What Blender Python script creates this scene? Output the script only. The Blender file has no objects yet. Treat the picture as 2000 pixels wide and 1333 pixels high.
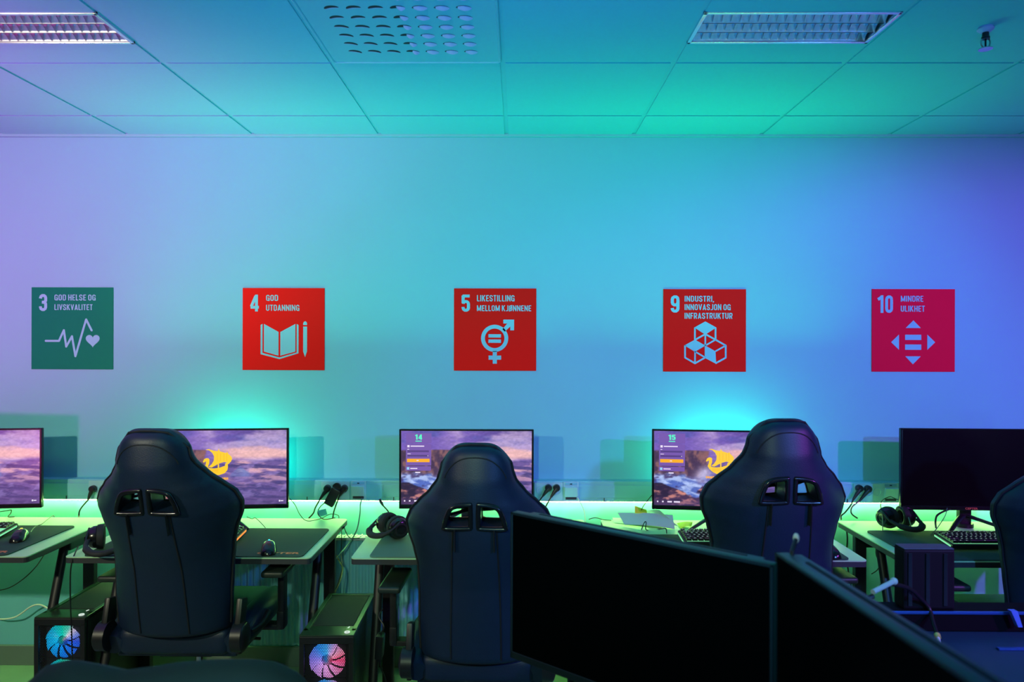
import bpy, bmesh, math, random
import numpy as np
from mathutils import Vector, Matrix, Euler
from mathutils.geometry import tessellate_polygon
random.seed(7)
SC = bpy.context.scene
COL = SC.collection
PI = math.pi

# ---------------------------------------------------------------- camera
F = 1422.0
CAMZ = 1.55
YAW, ROLL = 0.0080, 0.0026
CAMM = Matrix.Rotation(YAW, 4, 'Z') @ Matrix.Rotation(PI / 2, 4, 'X') @ Matrix.Rotation(ROLL, 4, 'Z')
cd = bpy.data.cameras.new('camera')
cam = bpy.data.objects.new('camera', cd)
COL.objects.link(cam)
cam.matrix_world = Matrix.Translation((0, 0, CAMZ)) @ CAMM
cd.sensor_width = 36.0
cd.lens = F / 2000 * 36.0
cd.clip_start = 0.02
cd.dof.use_dof = True
cd.dof.focus_distance = 3.0
cd.dof.aperture_fstop = 3.2
SC.camera = cam

# ---------------------------------------------------------------- exposure and lights
SC.view_settings.view_transform = 'Standard'
SC.view_settings.look = 'None'
SC.view_settings.exposure = 0.0
SC.view_settings.gamma = 1.0
SC.view_settings.use_curve_mapping = False
wd = bpy.data.worlds.new('world')
SC.world = wd
wd.use_nodes = True
wd.node_tree.nodes['Background'].inputs[0].default_value = (0.10, 0.30, 0.40, 1)
wd.node_tree.nodes['Background'].inputs[1].default_value = 0.0


def aim(o, tgt):
    d = Vector(tgt) - o.location
    o.rotation_euler = d.to_track_quat('-Z', 'Y').to_euler()


def spot(name, loc, tgt, color, watts, angle=90, blend=0.8, radius=0.06):
    l = bpy.data.lights.new(name, 'SPOT')
    l.color = color
    l.energy = watts
    l.spot_size = math.radians(angle)
    l.spot_blend = blend
    l.shadow_soft_size = radius
    o = bpy.data.objects.new(name, l)
    COL.objects.link(o)
    o.location = loc
    aim(o, tgt)
    return o


def area(name, loc, tgt, sx, sy, color, watts, spread=180):
    l = bpy.data.lights.new(name, 'AREA')
    l.shape = 'RECTANGLE'
    l.size, l.size_y = sx, sy
    l.color = color
    l.energy = watts
    l.spread = math.radians(spread)
    o = bpy.data.objects.new(name, l)
    COL.objects.link(o)
    o.location = loc
    aim(o, tgt)
    return o


spot('green_mid', (-0.5, -0.6, 2.2), (0.0, 3.46, 1.2), (0.618, 1.000, 0.600), 116.3, 66, 1.0)
spot('pink_mid', (-2.7, -0.3, 2.3), (-1.75, 3.46, 1.3), (1.000, 0.981, 0.677), 205.9, 80, 1.0)
spot('blue_right', (3.6, 0.3, 2.3), (2.0, 3.46, 0.62), (0.530, 0.075, 1.000), 311.1, 64, 0.5)
spot('blue_mid', (2.4, -0.6, 2.3), (1.0, 3.46, 0.8), (0.100, 0.308, 1.000), 267.7, 52, 0.6)
spot('up_far', (-2.6, 0.9, 0.75), (-2.7, 2.9, 2.6), (1.000, 0.031, 0.491), 411.3, 90, 1.0, 0.15)  # added magenta uplight without a fixture, for the left ceiling
spot('up_right', (2.7, 0.9, 0.75), (2.8, 3.2, 2.6), (0.339, 0.591, 1.000), 27.4, 84, 1.0, 0.15)  # added uplight without a fixture, for the right side
area('ceil_wash', (-0.2, -0.2, 0.5), (0.0, 1.75, 2.53), 1.2, 0.5, (0.000, 0.386, 1.000), 12.0, 75)  # added low wash, no lamp body, brightens the ceiling
area('back2', (-1.30, 3.285, 0.97), (-1.30, 3.46, 1.06), 0.30, 0.18, (0.000, 1.000, 0.597), 2.6)
area('back4', (0.93, 3.295, 0.97), (0.93, 3.46, 1.06), 0.34, 0.18, (0.000, 1.000, 0.580), 3.0)
spot('up_near2', (-0.9, 1.55, 0.95), (-0.9, 3.25, 2.6), (0.265, 0.000, 1.000), 15.3, 62, 1.0, 0.1)  # added uplight hanging in mid-air, no fixture
area('ceil_fill2', (-1.27, 3.20, 1.22), (-1.27, 3.13, 2.53), 1.1, 0.04, (0.000, 1.000, 0.541), 2.6, 90)  # added uplights over the monitors, no fixtures, brighten the ceiling by the wall
area('ceil_fill3', (-0.20, 3.20, 1.22), (-0.20, 3.13, 2.53), 1.1, 0.04, (0.000, 1.000, 0.526), 1.8, 90)
area('ceil_fill4', (0.95, 3.20, 1.22), (0.95, 3.13, 2.53), 1.1, 0.04, (0.000, 1.000, 0.278), 3.1, 90)
area('ceil_left', (-2.0, -0.2, 0.5), (-1.7, 1.75, 2.53), 1.0, 0.5, (0.000, 0.000, 1.000), 3.2, 75)  # added low blue wash for the left ceiling
area('warm_fill', (1.8, -2.9, 2.0), (1.0, 2.0, 2.5), 0.4, 0.4, (1.000, 0.700, 0.450), 3.0, 180)  # added unseen warm lamp that puts glints on the louvres


# ---------------------------------------------------------------- unprojection (photograph pixel -> place in the room)
R3 = CAMM.to_3x3()
CAMP = Vector((0, 0, CAMZ))


def ray(px, py):
    return R3 @ Vector(((px - 1000) / F, -(py - 666.5) / F, -1))


def at(px, py, y):
    d = ray(px, py)
    return CAMP + d * (y / d.y)


def atz(px, py, z):
    d = ray(px, py)
    return CAMP + d * ((z - CAMZ) / d.z)


# ---------------------------------------------------------------- materials
def lin(c):
    return tuple(((v / 255) / 12.92 if v / 255 <= 0.04045 else ((v / 255 + 0.055) / 1.055) ** 2.4) for v in c)


def mat(name, col, rough=0.5, metal=0.0, noise=0.0, nscale=40.0, bump=0.0, bscale=200.0, spec=0.5, coat=0.0):
    m = bpy.data.materials.new(name)
    m.use_nodes = True
    nt = m.node_tree
    b = nt.nodes['Principled BSDF']
    b.inputs['Base Color'].default_value = (*col, 1)
    b.inputs['Roughness'].default_value = rough
    b.inputs['Metallic'].default_value = metal
    b.inputs['Specular IOR Level'].default_value = spec
    if coat:
        b.inputs['Coat Weight'].default_value = coat
    if noise or bump:
        tc = nt.nodes.new('ShaderNodeTexCoord')
    if noise:
        n = nt.nodes.new('ShaderNodeTexNoise')
        n.inputs['Scale'].default_value = nscale
        n.inputs['Detail'].default_value = 4
        mx = nt.nodes.new('ShaderNodeMix')
        mx.data_type = 'RGBA'
        mx.inputs[6].default_value = (*[c * (1 - noise) for c in col], 1)
        mx.inputs[7].default_value = (*[min(1, c * (1 + noise)) for c in col], 1)
        nt.links.new(tc.outputs['Object'], n.inputs['Vector'])
        nt.links.new(n.outputs['Fac'], mx.inputs[0])
        nt.links.new(mx.outputs[2], b.inputs['Base Color'])
    if bump:
        n2 = nt.nodes.new('ShaderNodeTexNoise')
        n2.inputs['Scale'].default_value = bscale
        n2.inputs['Detail'].default_value = 3
        bp = nt.nodes.new('ShaderNodeBump')
        bp.inputs['Strength'].default_value = bump
        bp.inputs['Distance'].default_value = 0.002
        nt.links.new(tc.outputs['Object'], n2.inputs['Vector'])
        nt.links.new(n2.outputs['Fac'], bp.inputs['Height'])
        nt.links.new(bp.outputs['Normal'], b.inputs['Normal'])
    return m


def glow(name, col, strength):
    m = bpy.data.materials.new(name)
    m.use_nodes = True
    nt = m.node_tree
    b = nt.nodes['Principled BSDF']
    b.inputs['Base Color'].default_value = (0.02, 0.02, 0.02, 1)
    b.inputs['Emission Color'].default_value = (*col, 1)
    b.inputs['Emission Strength'].default_value = strength
    return m


def glow_attr(name, strength, rough=0.35):
    m = bpy.data.materials.new(name)
    m.use_nodes = True
    nt = m.node_tree
    b = nt.nodes['Principled BSDF']
    b.inputs['Base Color'].default_value = (0.01, 0.01, 0.012, 1)
    b.inputs['Roughness'].default_value = rough
    a = nt.nodes.new('ShaderNodeAttribute')
    a.attribute_name = 'picture'
    nt.links.new(a.outputs['Color'], b.inputs['Emission Color'])
    b.inputs['Emission Strength'].default_value = strength
    return m


M = {}
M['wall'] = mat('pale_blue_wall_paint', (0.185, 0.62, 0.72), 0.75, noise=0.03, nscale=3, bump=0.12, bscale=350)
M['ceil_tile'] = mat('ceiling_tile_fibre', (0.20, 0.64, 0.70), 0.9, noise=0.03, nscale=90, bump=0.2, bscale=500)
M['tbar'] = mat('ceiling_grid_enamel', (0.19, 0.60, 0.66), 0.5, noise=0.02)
M['dark_wall'] = mat('dark_room_paint', (0.05, 0.07, 0.09), 0.8, noise=0.05, nscale=4)
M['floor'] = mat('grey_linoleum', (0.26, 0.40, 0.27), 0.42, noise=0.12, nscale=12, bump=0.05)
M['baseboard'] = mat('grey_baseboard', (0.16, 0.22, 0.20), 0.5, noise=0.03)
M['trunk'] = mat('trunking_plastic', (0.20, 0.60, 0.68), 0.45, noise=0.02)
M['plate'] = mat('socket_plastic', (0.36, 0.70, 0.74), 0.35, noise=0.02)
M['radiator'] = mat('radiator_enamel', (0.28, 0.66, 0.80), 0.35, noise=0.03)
M['white_cable'] = mat('white_cable', (0.75, 0.78, 0.75), 0.45, noise=0.02)
M['teal_cable'] = mat('grey_network_cable', (0.10, 0.22, 0.24), 0.45, noise=0.02)
M['desktop'] = mat('pale_laminate', (0.50, 0.82, 0.46), 0.42, noise=0.04, nscale=25)  # green of the LED strip tinted into the pale laminate
M['edge'] = mat('dark_edge_band', (0.035, 0.04, 0.045), 0.5, noise=0.05)
M['black_metal'] = mat('black_powder_coat', (0.012, 0.013, 0.016), 0.42, noise=0.1, nscale=80)
M['black_plastic'] = mat('black_plastic', (0.012, 0.013, 0.015), 0.38, noise=0.1, nscale=60)
M['gloss_black'] = mat('gloss_black_plastic', (0.008, 0.009, 0.011), 0.18, noise=0.05)
M['soft_black'] = mat('soft_black_foam', (0.014, 0.016, 0.018), 0.7, noise=0.1, nscale=90, bump=0.2)
M['pad'] = mat('mouse_pad_cloth', (0.018, 0.062, 0.042), 0.8, noise=0.1, nscale=150, bump=0.1, bscale=900)  # green LED sheen on the black cloth put into its colour
M['pad_grey'] = mat('grey_green_pad', (0.10, 0.20, 0.14), 0.7, noise=0.06, nscale=150)
M['pad_print'] = mat('orange_print', (0.75, 0.22, 0.08), 0.7, noise=0.05)
M['leather'] = mat('dark_chair_leatherette', (0.006, 0.018, 0.048), 0.46, noise=0.12, nscale=25, bump=0.25, bscale=260)
M['leather_seam'] = mat('chair_seam_thread', (0.004, 0.006, 0.010), 0.7, noise=0.1)
M['pillow'] = mat('chair_pillow_fabric', (0.012, 0.016, 0.022), 0.7, noise=0.1, bump=0.2)
M['chrome'] = mat('bright_steel', (0.6, 0.6, 0.62), 0.18, 1.0, noise=0.03)
M['alu'] = mat('polished_aluminium', (0.86, 0.80, 0.88), 0.27, 1.0, noise=0.03)
M['alu_dark'] = mat('fixture_inside', (0.25, 0.24, 0.28), 0.35, 0.8, noise=0.05)
M['tube'] = mat('unlit_tube', (0.7, 0.7, 0.72), 0.3, noise=0.02)
M['slot_dark'] = mat('diffuser_slot', (0.01, 0.01, 0.02), 0.7, noise=0.1)
M['vane'] = mat('diffuser_vane', (0.62, 0.50, 0.80), 0.4, noise=0.03)  # lilac light put into the colour of vanes and escutcheon
M['screen_off'] = mat('unlit_screen', (0.004, 0.004, 0.005), 0.24, noise=0.05, spec=0.25)
M['fore_screen'] = mat('unlit_matte_screen', (0.001, 0.0015, 0.0015), 0.34, noise=0.05, spec=0.02)
M['picture'] = glow_attr('lit_screen', 1.0, 0.3)
M['fan_glow'] = glow_attr('fan_light', 2.2)
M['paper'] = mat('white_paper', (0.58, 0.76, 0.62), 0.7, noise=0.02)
M['sticky'] = mat('yellow_paper', (0.85, 0.90, 0.04), 0.7, noise=0.02)
M['tag'] = mat('blue_tag', (0.08, 0.42, 0.55), 0.5, noise=0.03)
M['strip'] = glow('led_strip_light', (0.52, 1.000, 0.22), 46.0)
M['key_light'] = glow('key_backlight', (0.25, 0.9, 0.45), 0.9)
M['key_orange'] = glow('keyboard_side_light', (1.0, 0.22, 0.04), 1.6)
M['wheel_blue'] = glow('mouse_wheel_blue', (0.05, 0.7, 0.9), 1.3)
M['wheel_yellow'] = glow('mouse_wheel_yellow', (0.85, 0.8, 0.1), 1.2)
M['orange'] = mat('orange_plastic', (0.85, 0.16, 0.03), 0.4, noise=0.03)
M['button_ring'] = glow('power_button_ring', (0.8, 0.95, 0.85), 0.8)
M['rig_blue'] = mat('rig_highlight_blue', (0.03, 0.14, 0.42), 0.3, 0.6, noise=0.05)  # blue highlight on the metal edges put into the colour
M['rig_top'] = mat('rig_table_laminate', (0.010, 0.055, 0.085), 0.5, noise=0.08, nscale=30)
M['brass'] = mat('yellow_connector', (0.8, 0.7, 0.2), 0.35, 0.3, noise=0.03)
M['white_plastic'] = mat('white_plastic', (0.75, 0.75, 0.72), 0.4, noise=0.02)
M['sg_green'] = mat('sign_green', (0.003, 0.25, 0.13), 0.6, noise=0.02, spec=0.08)
M['sg_red'] = mat('sign_red', (0.93, 0.010, 0.006), 0.6, noise=0.02, spec=0.08)
M['sg_crimson'] = mat('sign_crimson', (0.88, 0.006, 0.050), 0.6, noise=0.02, spec=0.08)
M['sg_pale'] = mat('sign_lettering', (0.22, 0.68, 0.78), 0.6, noise=0.02, spec=0.2)
for nm, c, s in (('ui_panel', (118, 84, 170), 1.0), ('ui_dark', (84, 56, 128), 1.0), ('ui_white', (238, 225, 250), 1.0),
                 ('ui_orange', (255, 176, 20), 1.0), ('ui_mint', (90, 245, 200), 1.0), ('ui_cyan', (150, 215, 250), 1.0),
                 ('ui_line', (70, 40, 110), 1.0), ('ship', (255, 208, 40), 1.0), ('ship_line', (236, 160, 20), 1.0),
                 ('ship_text', (252, 176, 70), 1.0)):
    M[nm] = glow(nm + '_light', lin(c), s)


# ---------------------------------------------------------------- geometry collector
class MB:
    def __init__(self):
        self.bm = bmesh.new()

    def _new(self, geom_verts, rot, loc):
        mtx = Matrix.Translation(loc)
        if rot is not None:
            mtx = mtx @ (rot.to_matrix().to_4x4() if isinstance(rot, Euler) else rot)
        bmesh.ops.transform(self.bm, matrix=mtx, verts=geom_verts)

    def box(self, c, s, rot=None, bevel=0.0, seg=2):
        r = bmesh.ops.create_cube(self.bm, size=1.0)
        vs = r['verts']
        bmesh.ops.scale(self.bm, vec=s, verts=vs)
        if bevel:
            es = list({e for v in vs for e in v.link_edges})
            rb = bmesh.ops.bevel(self.bm, geom=es, offset=min(bevel, 0.49 * min(s)), segments=seg, profile=0.6, affect='EDGES')
            vs = list({v for f in rb['faces'] for v in f.verts} | {v for v in vs if v.is_valid})
            vs = self._island(vs)
        self._new(vs, rot, c)
        return self

    def _island(self, vs):
        seen = set(vs)
        st = list(vs)
        while st:
            v = st.pop()
            for e in v.link_edges:
                o = e.other_vert(v)
                if o not in seen:
                    seen.add(o)
                    st.append(o)
        return list(seen)

    def cyl(self, p0, p1, r, r2=None, seg=20, cap=True):
        p0, p1 = Vector(p0), Vector(p1)
        d = p1 - p0
        res = bmesh.ops.create_cone(self.bm, cap_ends=cap, segments=seg, radius1=r, radius2=r if r2 is None else r2, depth=d.length)
        q = d.to_track_quat('Z', 'Y').to_matrix().to_4x4()
        bmesh.ops.transform(self.bm, matrix=Matrix.Translation((p0 + p1) / 2) @ q, verts=res['verts'])
        return self

    def ell(self, c, s, rot=None, seg=24, rings=14):
        r = bmesh.ops.create_uvsphere(self.bm, u_segments=seg, v_segments=rings, radius=1.0)
        bmesh.ops.scale(self.bm, vec=s, verts=r['verts'])
        self._new(r['verts'], rot, c)
        return self

    def tube(self, pts, r, seg=8, closed=False, flat=1.0, smooth=0):
        pts = [Vector(p) for p in pts]
        if smooth:
            if isinstance(r, (list, tuple)):
                r = [r[min(i // smooth, len(r) - 1)] * (1 - i % smooth / smooth) + r[min(i // smooth + 1, len(r) - 1)] * (i % smooth / smooth)
                     for i in range(smooth * (len(pts) - 1) + 1)]
            pts = catmull(pts, smooth, closed)
        n = len(pts)
        rings = []
        up = Vector((0, 0, 1))
        prev = None
        for i, p in enumerate(pts):
            if closed:
                t = pts[(i + 1) % n] - pts[i - 1]
            else:
                t = pts[min(i + 1, n - 1)] - pts[max(i - 1, 0)]
            if t.length < 1e-9:
                t = Vector((0, 0, 1))
            t.normalize()
            if prev is None:
                a = up.cross(t)
                if a.length < 0.05:
                    a = Vector((1, 0, 0)).cross(t)
            else:
                a = prev - t * prev.dot(t)
                if a.length < 1e-6:
                    a = up.cross(t)
            a.normalize()
            prev = a
            b = t.cross(a)
            rr = r[i] if isinstance(r, (list, tuple)) else r
            rings.append([self.bm.verts.new(p + a * (math.cos(k / seg * 2 * PI) * rr) + b * (math.sin(k / seg * 2 * PI) * rr * flat)) for k in range(seg)])
        m = n if closed else n - 1
        for i in range(m):
            A, B = rings[i], rings[(i + 1) % n]
            for k in range(seg):
                self.bm.faces.new((A[k], A[(k + 1) % seg], B[(k + 1) % seg], B[k]))
        if not closed:
            self.bm.faces.new(rings[0][::-1])
            self.bm.faces.new(rings[-1])
        return self

    def lathe(self, prof, seg=32, mtx=None):
        """prof: list of (r, z), spun about z."""
        rings = []
        vs = []
        for r, z in prof:
            if r < 1e-6:
                v = self.bm.verts.new((0, 0, z))
                rings.append([v] * seg)
                vs.append(v)
            else:
                ring = [self.bm.verts.new((r * math.cos(k / seg * 2 * PI), r * math.sin(k / seg * 2 * PI), z)) for k in range(seg)]
                rings.append(ring)
                vs += ring
        for i in range(len(rings) - 1):
            A, B = rings[i], rings[i + 1]
            for k in range(seg):
                f = []
                for v in (A[k], A[(k + 1) % seg], B[(k + 1) % seg], B[k]):
                    if v not in f:
                        f.append(v)
                if len(f) >= 3:
                    self.bm.faces.new(f)
        if mtx is not None:
            bmesh.ops.transform(self.bm, matrix=mtx, verts=vs)
        return self

    def prism(self, poly, y0, y1, mtx=None):
        """poly in (x, z), extruded along y from y0 (front) to y1."""
        a = [self.bm.verts.new((x, y0, z)) for x, z in poly]
        b = [self.bm.verts.new((x, y1, z)) for x, z in poly]
        n = len(poly)
        for i, j, k in tessellate_polygon([[Vector((x, z, 0)) for x, z in poly]]):
            self.bm.faces.new((a[i], a[j], a[k]))
            self.bm.faces.new((b[k], b[j], b[i]))
        for i in range(n):
            self.bm.faces.new((a[i], b[i], b[(i + 1) % n], a[(i + 1) % n]))
        if mtx is not None:
            bmesh.ops.transform(self.bm, matrix=mtx, verts=a + b)
        return self

    def prismz(self, poly, z0, z1):
        """poly in (x, y), extruded along z."""
        a = [self.bm.verts.new((x, y, z0)) for x, y in poly]
        b = [self.bm.verts.new((x, y, z1)) for x, y in poly]
        n = len(poly)
        for i, j, k in tessellate_polygon([[Vector((x, y, 0)) for x, y in poly]]):
            self.bm.faces.new((b[i], b[j], b[k]))
            self.bm.faces.new((a[k], a[j], a[i]))
        for i in range(n):
            self.bm.faces.new((a[i], a[(i + 1) % n], b[(i + 1) % n], b[i]))
        return self

    def grid(self, fn, nu, nv, close_u=False):
        vs = [[self.bm.verts.new(fn(i / nu, j / nv)) for j in range(nv + 1)] for i in range(nu + (0 if close_u else 1))]
        m = len(vs)
        for i in range(nu):
            for j in range(nv):
                self.bm.faces.new((vs[i][j], vs[(i + 1) % m][j], vs[(i + 1) % m][j + 1], vs[i][j + 1]))
        return self

    def mesh(self, me, mtx=None):
        tmp = bmesh.new()
        tmp.from_mesh(me)
        if mtx is not None:
            bmesh.ops.transform(tmp, matrix=mtx, verts=tmp.verts)
        t2 = bpy.data.meshes.new('tmp')
        tmp.to_mesh(t2)
        tmp.free()
        self.bm.from_mesh(t2)
        bpy.data.meshes.remove(t2)
        return self

    def build(self, name, m, parent=None, loc=(0, 0, 0), rot=None, smooth=40, weld=0.0):
        if weld:
            bmesh.ops.remove_doubles(self.bm, verts=self.bm.verts, dist=weld)
        bmesh.ops.recalc_face_normals(self.bm, faces=self.bm.faces)
        me = bpy.data.meshes.new(name)
        for f in self.bm.faces:
            f.smooth = smooth > 0
        if smooth:
            th = math.radians(smooth)
            for e in self.bm.edges:
                e.smooth = e.is_manifold and e.calc_face_angle(0) < th
        self.bm.to_mesh(me)
        self.bm.free()
        o = bpy.data.objects.new(name, me)
        COL.objects.link(o)
        me.materials.append(M[m] if isinstance(m, str) else m)
        o.location = loc
        if rot is not None:
            o.rotation_euler = rot
        if parent is not None:
            o.parent = parent
        return o


def catmull(pts, k, closed=False):
    out = []
    n = len(pts)
    rng = n if closed else n - 1
    for i in range(rng):
        if closed:
            p0, p1, p2, p3 = pts[i - 1], pts[i], pts[(i + 1) % n], pts[(i + 2) % n]
        else:
            p0, p1, p2, p3 = pts[max(i - 1, 0)], pts[i], pts[i + 1], pts[min(i + 2, n - 1)]
        for s in range(k):
            t = s / k
            out.append(0.5 * ((2 * p1) + (p2 - p0) * t + (2 * p0 - 5 * p1 + 4 * p2 - p3) * t * t + (3 * p1 - p0 - 3 * p2 + p3) * t ** 3))
    if not closed:
        out.append(pts[-1])
    return out


def tag(o, label, cat, group=None):
    o['label'] = label
    o['category'] = cat
    if group:
        o['group'] = group
    return o


def struct(o):
    o['kind'] = 'structure'
    return o


def thing(name, label, cat, loc=(0, 0, 0), rotz=0.0, group=None):
    o = bpy.data.objects.new(name, None)
    o.empty_display_size = 0.1
    COL.objects.link(o)
    o.location = loc
    o.rotation_euler = (0, 0, rotz)
    return tag(o, label, cat, group)


def copy_tree(o, parent=None):
    c = o.copy()
    COL.objects.link(c)
    c.parent = parent
    for ch in list(o.children):
        copy_tree(ch, c)
    return c


def rrect(x0, x1, z0, z1, r, n=5):
    pts = []
    for cx, cz, a0 in ((x1 - r, z1 - r, 0), (x0 + r, z1 - r, 90), (x0 + r, z0 + r, 180), (x1 - r, z0 + r, 270)):
        for k in range(n + 1):
            a = math.radians(a0 + 90 * k / n)
            pts.append((cx + r * math.cos(a), cz + r * math.sin(a)))
    return pts


_txt = {}


def text_mesh(s, bold=0.0):
    key = (s, bold)
    if key not in _txt:
        c = bpy.data.curves.new('txt', 'FONT')
        c.body = s
        c.size = 1.0
        c.offset = bold
        c.resolution_u = 3
        o = bpy.data.objects.new('txt', c)
        COL.objects.link(o)
        dg = bpy.context.evaluated_depsgraph_get()
        dg.update()
        me = bpy.data.meshes.new_from_object(o.evaluated_get(dg))
        bpy.data.objects.remove(o)
        bpy.data.curves.remove(c)
        _txt[key] = me
    return _txt[key]


def text_into(mb, s, x0, x1, z0, z1, y, bold=0.012, thick=0.0006, flat=False):
    """letters standing in the xz plane, facing -y, fitted to a box (z0 low, z1 high); flat=True: lying in xy, facing up at z=y."""
    me = text_mesh(s, bold)
    co = np.empty(len(me.vertices) * 3)
    me.vertices.foreach_get('co', co)
    co = co.reshape(-1, 3)
    mn, mx = co.min(0).copy(), co.max(0).copy()
    if 'Ø' in s:     # fit by the plain capitals, the slash may stick out
        c2 = np.empty(len(text_mesh('MENU', bold).vertices) * 3)
        text_mesh('MENU', bold).vertices.foreach_get('co', c2)
        mn[1], mx[1] = c2.reshape(-1, 3).min(0)[1], c2.reshape(-1, 3).max(0)[1]
    sx = (x1 - x0) / (mx[0] - mn[0])
    sz = (z1 - z0) / (mx[1] - mn[1])
    bm = mb.bm
    for lay in (0, 1):
        vs = []
        for v in co:
            X = x0 + (v[0] - mn[0]) * sx
            Z = z0 + (v[1] - mn[1]) * sz
            if flat:
                vs.append(bm.verts.new((X, Z, y + (thick if lay else 0))))
            else:
                vs.append(bm.verts.new((X, y - (thick if lay else 0), Z)))
        for p in me.polygons:
            try:
                bm.faces.new([vs[i] for i in p.vertices])
            except ValueError:
                pass
    return mb


# ---------------------------------------------------------------- condensed bold lettering drawn with strokes
def _arc(cx, cy, r, a0, a1, n=5, ry=None):
    ry = r if ry is None else ry
    return [(cx + r * math.cos(math.radians(a0 + (a1 - a0) * k / n)), cy + ry * math.sin(math.radians(a0 + (a1 - a0) * k / n))) for k in range(n + 1)]


def glyph(ch, s):
    """strokes (centre lines) of one capital, 1 unit tall; returns width, polylines"""
    h = s / 2
    W = 0.46
    w, t, m = W - h, 1 - h, 0.5
    r = W / 2 - h
    if ch in 'OØ0':
        p = _arc(W / 2, t - r, r, 0, 180) + _arc(W / 2, h + r, r, 180, 360)
        out = [p + [p[0]]]
        if ch == 'Ø':
            out.append([(0.02, -0.04), (W - 0.02, 1.04)])
        return W, out
    if ch == 'D':
        p = [(h, h), (w - r, h)] + _arc(w - r, h + r, r, -90, 0) + _arc(w - r, t - r, r, 0, 90) + [(h, t), (h, h)]
        return W, [p]
    if ch == 'G':
        return W, [[(w, 0.68)] + _arc(W / 2, t - r, r, 0, 180) + _arc(W / 2, h + r, r, 180, 300) + [(w, 0.30), (w, 0.46), (W * 0.52, 0.46)], [(w, 0), (w, 0.4)]]
    if ch == 'C':
        return W, [[(w, 0.66)] + _arc(W / 2, t - r, r, 0, 180) + _arc(W / 2, h + r, r, 180, 360) + [(w, 0.34)]]
    if ch == 'E':
        return 0.38, [[(0.38, t), (h, t), (h, h), (0.38, h)], [(h, m), (0.34, m)]]
    if ch == 'F':
        return 0.37, [[(0.37, t), (h, t), (h, 0)], [(h, m), (0.33, m)]]
    if ch == 'H':
        return W, [[(h, 0), (h, 1)], [(w, 0), (w, 1)], [(h, m), (w, m)]]
    if ch == 'I':
        return s, [[(h, 0), (h, 1)]]
    if ch == 'J':
        return 0.36, [[(0.36 - h, 1), (0.36 - h, h + 0.12)] + _arc(0.36 - h - 0.12, h + 0.12, 0.12, 0, -90) + [(0.0, h)]]
    if ch == 'K':
        return 0.48, [[(h, 0), (h, 1)], [(0.48 - h, 1), (h + 0.02, 0.42)], [(0.20, 0.56), (0.48 - h, 0)]]
    if ch == 'L':
        return 0.36, [[(h, 1), (h, h), (0.36, h)]]
    if ch == 'M':
        return 0.62, [[(h, 0), (h, 1)], [(h, 1 - h * 0.6), (0.31, 0.10), (0.62 - h, 1 - h * 0.6)], [(0.62 - h, 1), (0.62 - h, 0)]]
    if ch == 'N':
        return 0.49, [[(h, 0), (h, 1)], [(h, 1 - h), (0.49 - h, h)], [(0.49 - h, 0), (0.49 - h, 1)]]
    if ch in 'RP':
        q = 0.14
        o = [[(h, 0), (h, 1)], [(h, t), (w - q, t)] + _arc(w - q, t - q, q, 90, 0) + _arc(w - q, 0.45 + q, q, 0, -90) + [(h, 0.45)]]
        if ch == 'R':
            o.append([(W * 0.50, 0.45), (w, 0)])
        return W, o
    if ch == 'S':
        return 0.45, [[(0.45 - h, 0.70)] + _arc(0.225, t - 0.145, 0.225 - h, 0, 180) + [(h, 0.64), (0.14, 0.54), (0.31, 0.44), (0.45 - h, 0.34)] + _arc(0.225, h + 0.145, 0.225 - h, 0, -180) + [(h, 0.30)]]
    if ch == 'T':
        return 0.40, [[(0, t), (0.40, t)], [(0.20, t), (0.20, 0)]]
    if ch == 'U':
        return W, [[(h, 1), (h, h + r)] + _arc(W / 2, h + r, r, 180, 360) + [(w, 1)]]
    if ch == 'V':
        return 0.48, [[(h * 0.8, 1), (0.24, h * 0.5), (0.48 - h * 0.8, 1)]]
    if ch == 'A':
        return 0.48, [[(h * 0.8, 0), (0.24, 1 - h * 0.5), (0.48 - h * 0.8, 0)], [(0.12, 0.25), (0.36, 0.25)]]
    if ch == ',':
        return s, [[(h, 0.10), (h, 0.0), (h * 0.5, -0.14)]]
    if ch == '1':
        return 0.34, [[(0.34 - h, 0), (0.34 - h, 1)], [(0.34 - h, t), (0.02, 0.76)]]
    if ch == '3':
        return W, [[(h, 0.74)] + _arc(W / 2, t - r, r, 180, 0) + [(w, 0.62), (w - 0.05, 0.53), (W * 0.42, 0.52), (w - 0.05, 0.50), (w, 0.42)] + _arc(W / 2, h + r, r, 0, -180) + [(h, 0.28)]]
    if ch == '4':
        return 0.52, [[(0.38, 0), (0.38, 1)], [(0.34, 1 - h), (h, 0.30)], [(0.04, 0.25), (0.52, 0.25)]]
    if ch == '5':
        return W, [[(W - 0.02, t), (h, t), (h, 0.50)], [(h, 0.56)] + _arc(W / 2, 0.60 - r, r, 150, 0) + _arc(W / 2, h + r, r, 0, -180) + [(h, 0.28)]]
    if ch == '9':
        p = _arc(W / 2, t - r, r, 0, 180) + _arc(W / 2, 0.44 + r, r, 180, 360)
        return W, [p + [p[0]], [(w, t - r), (w, h + r)] + _arc(W / 2, h + r, r, 0, -180) + [(h, 0.26)]]
    return 0.2, []


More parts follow.
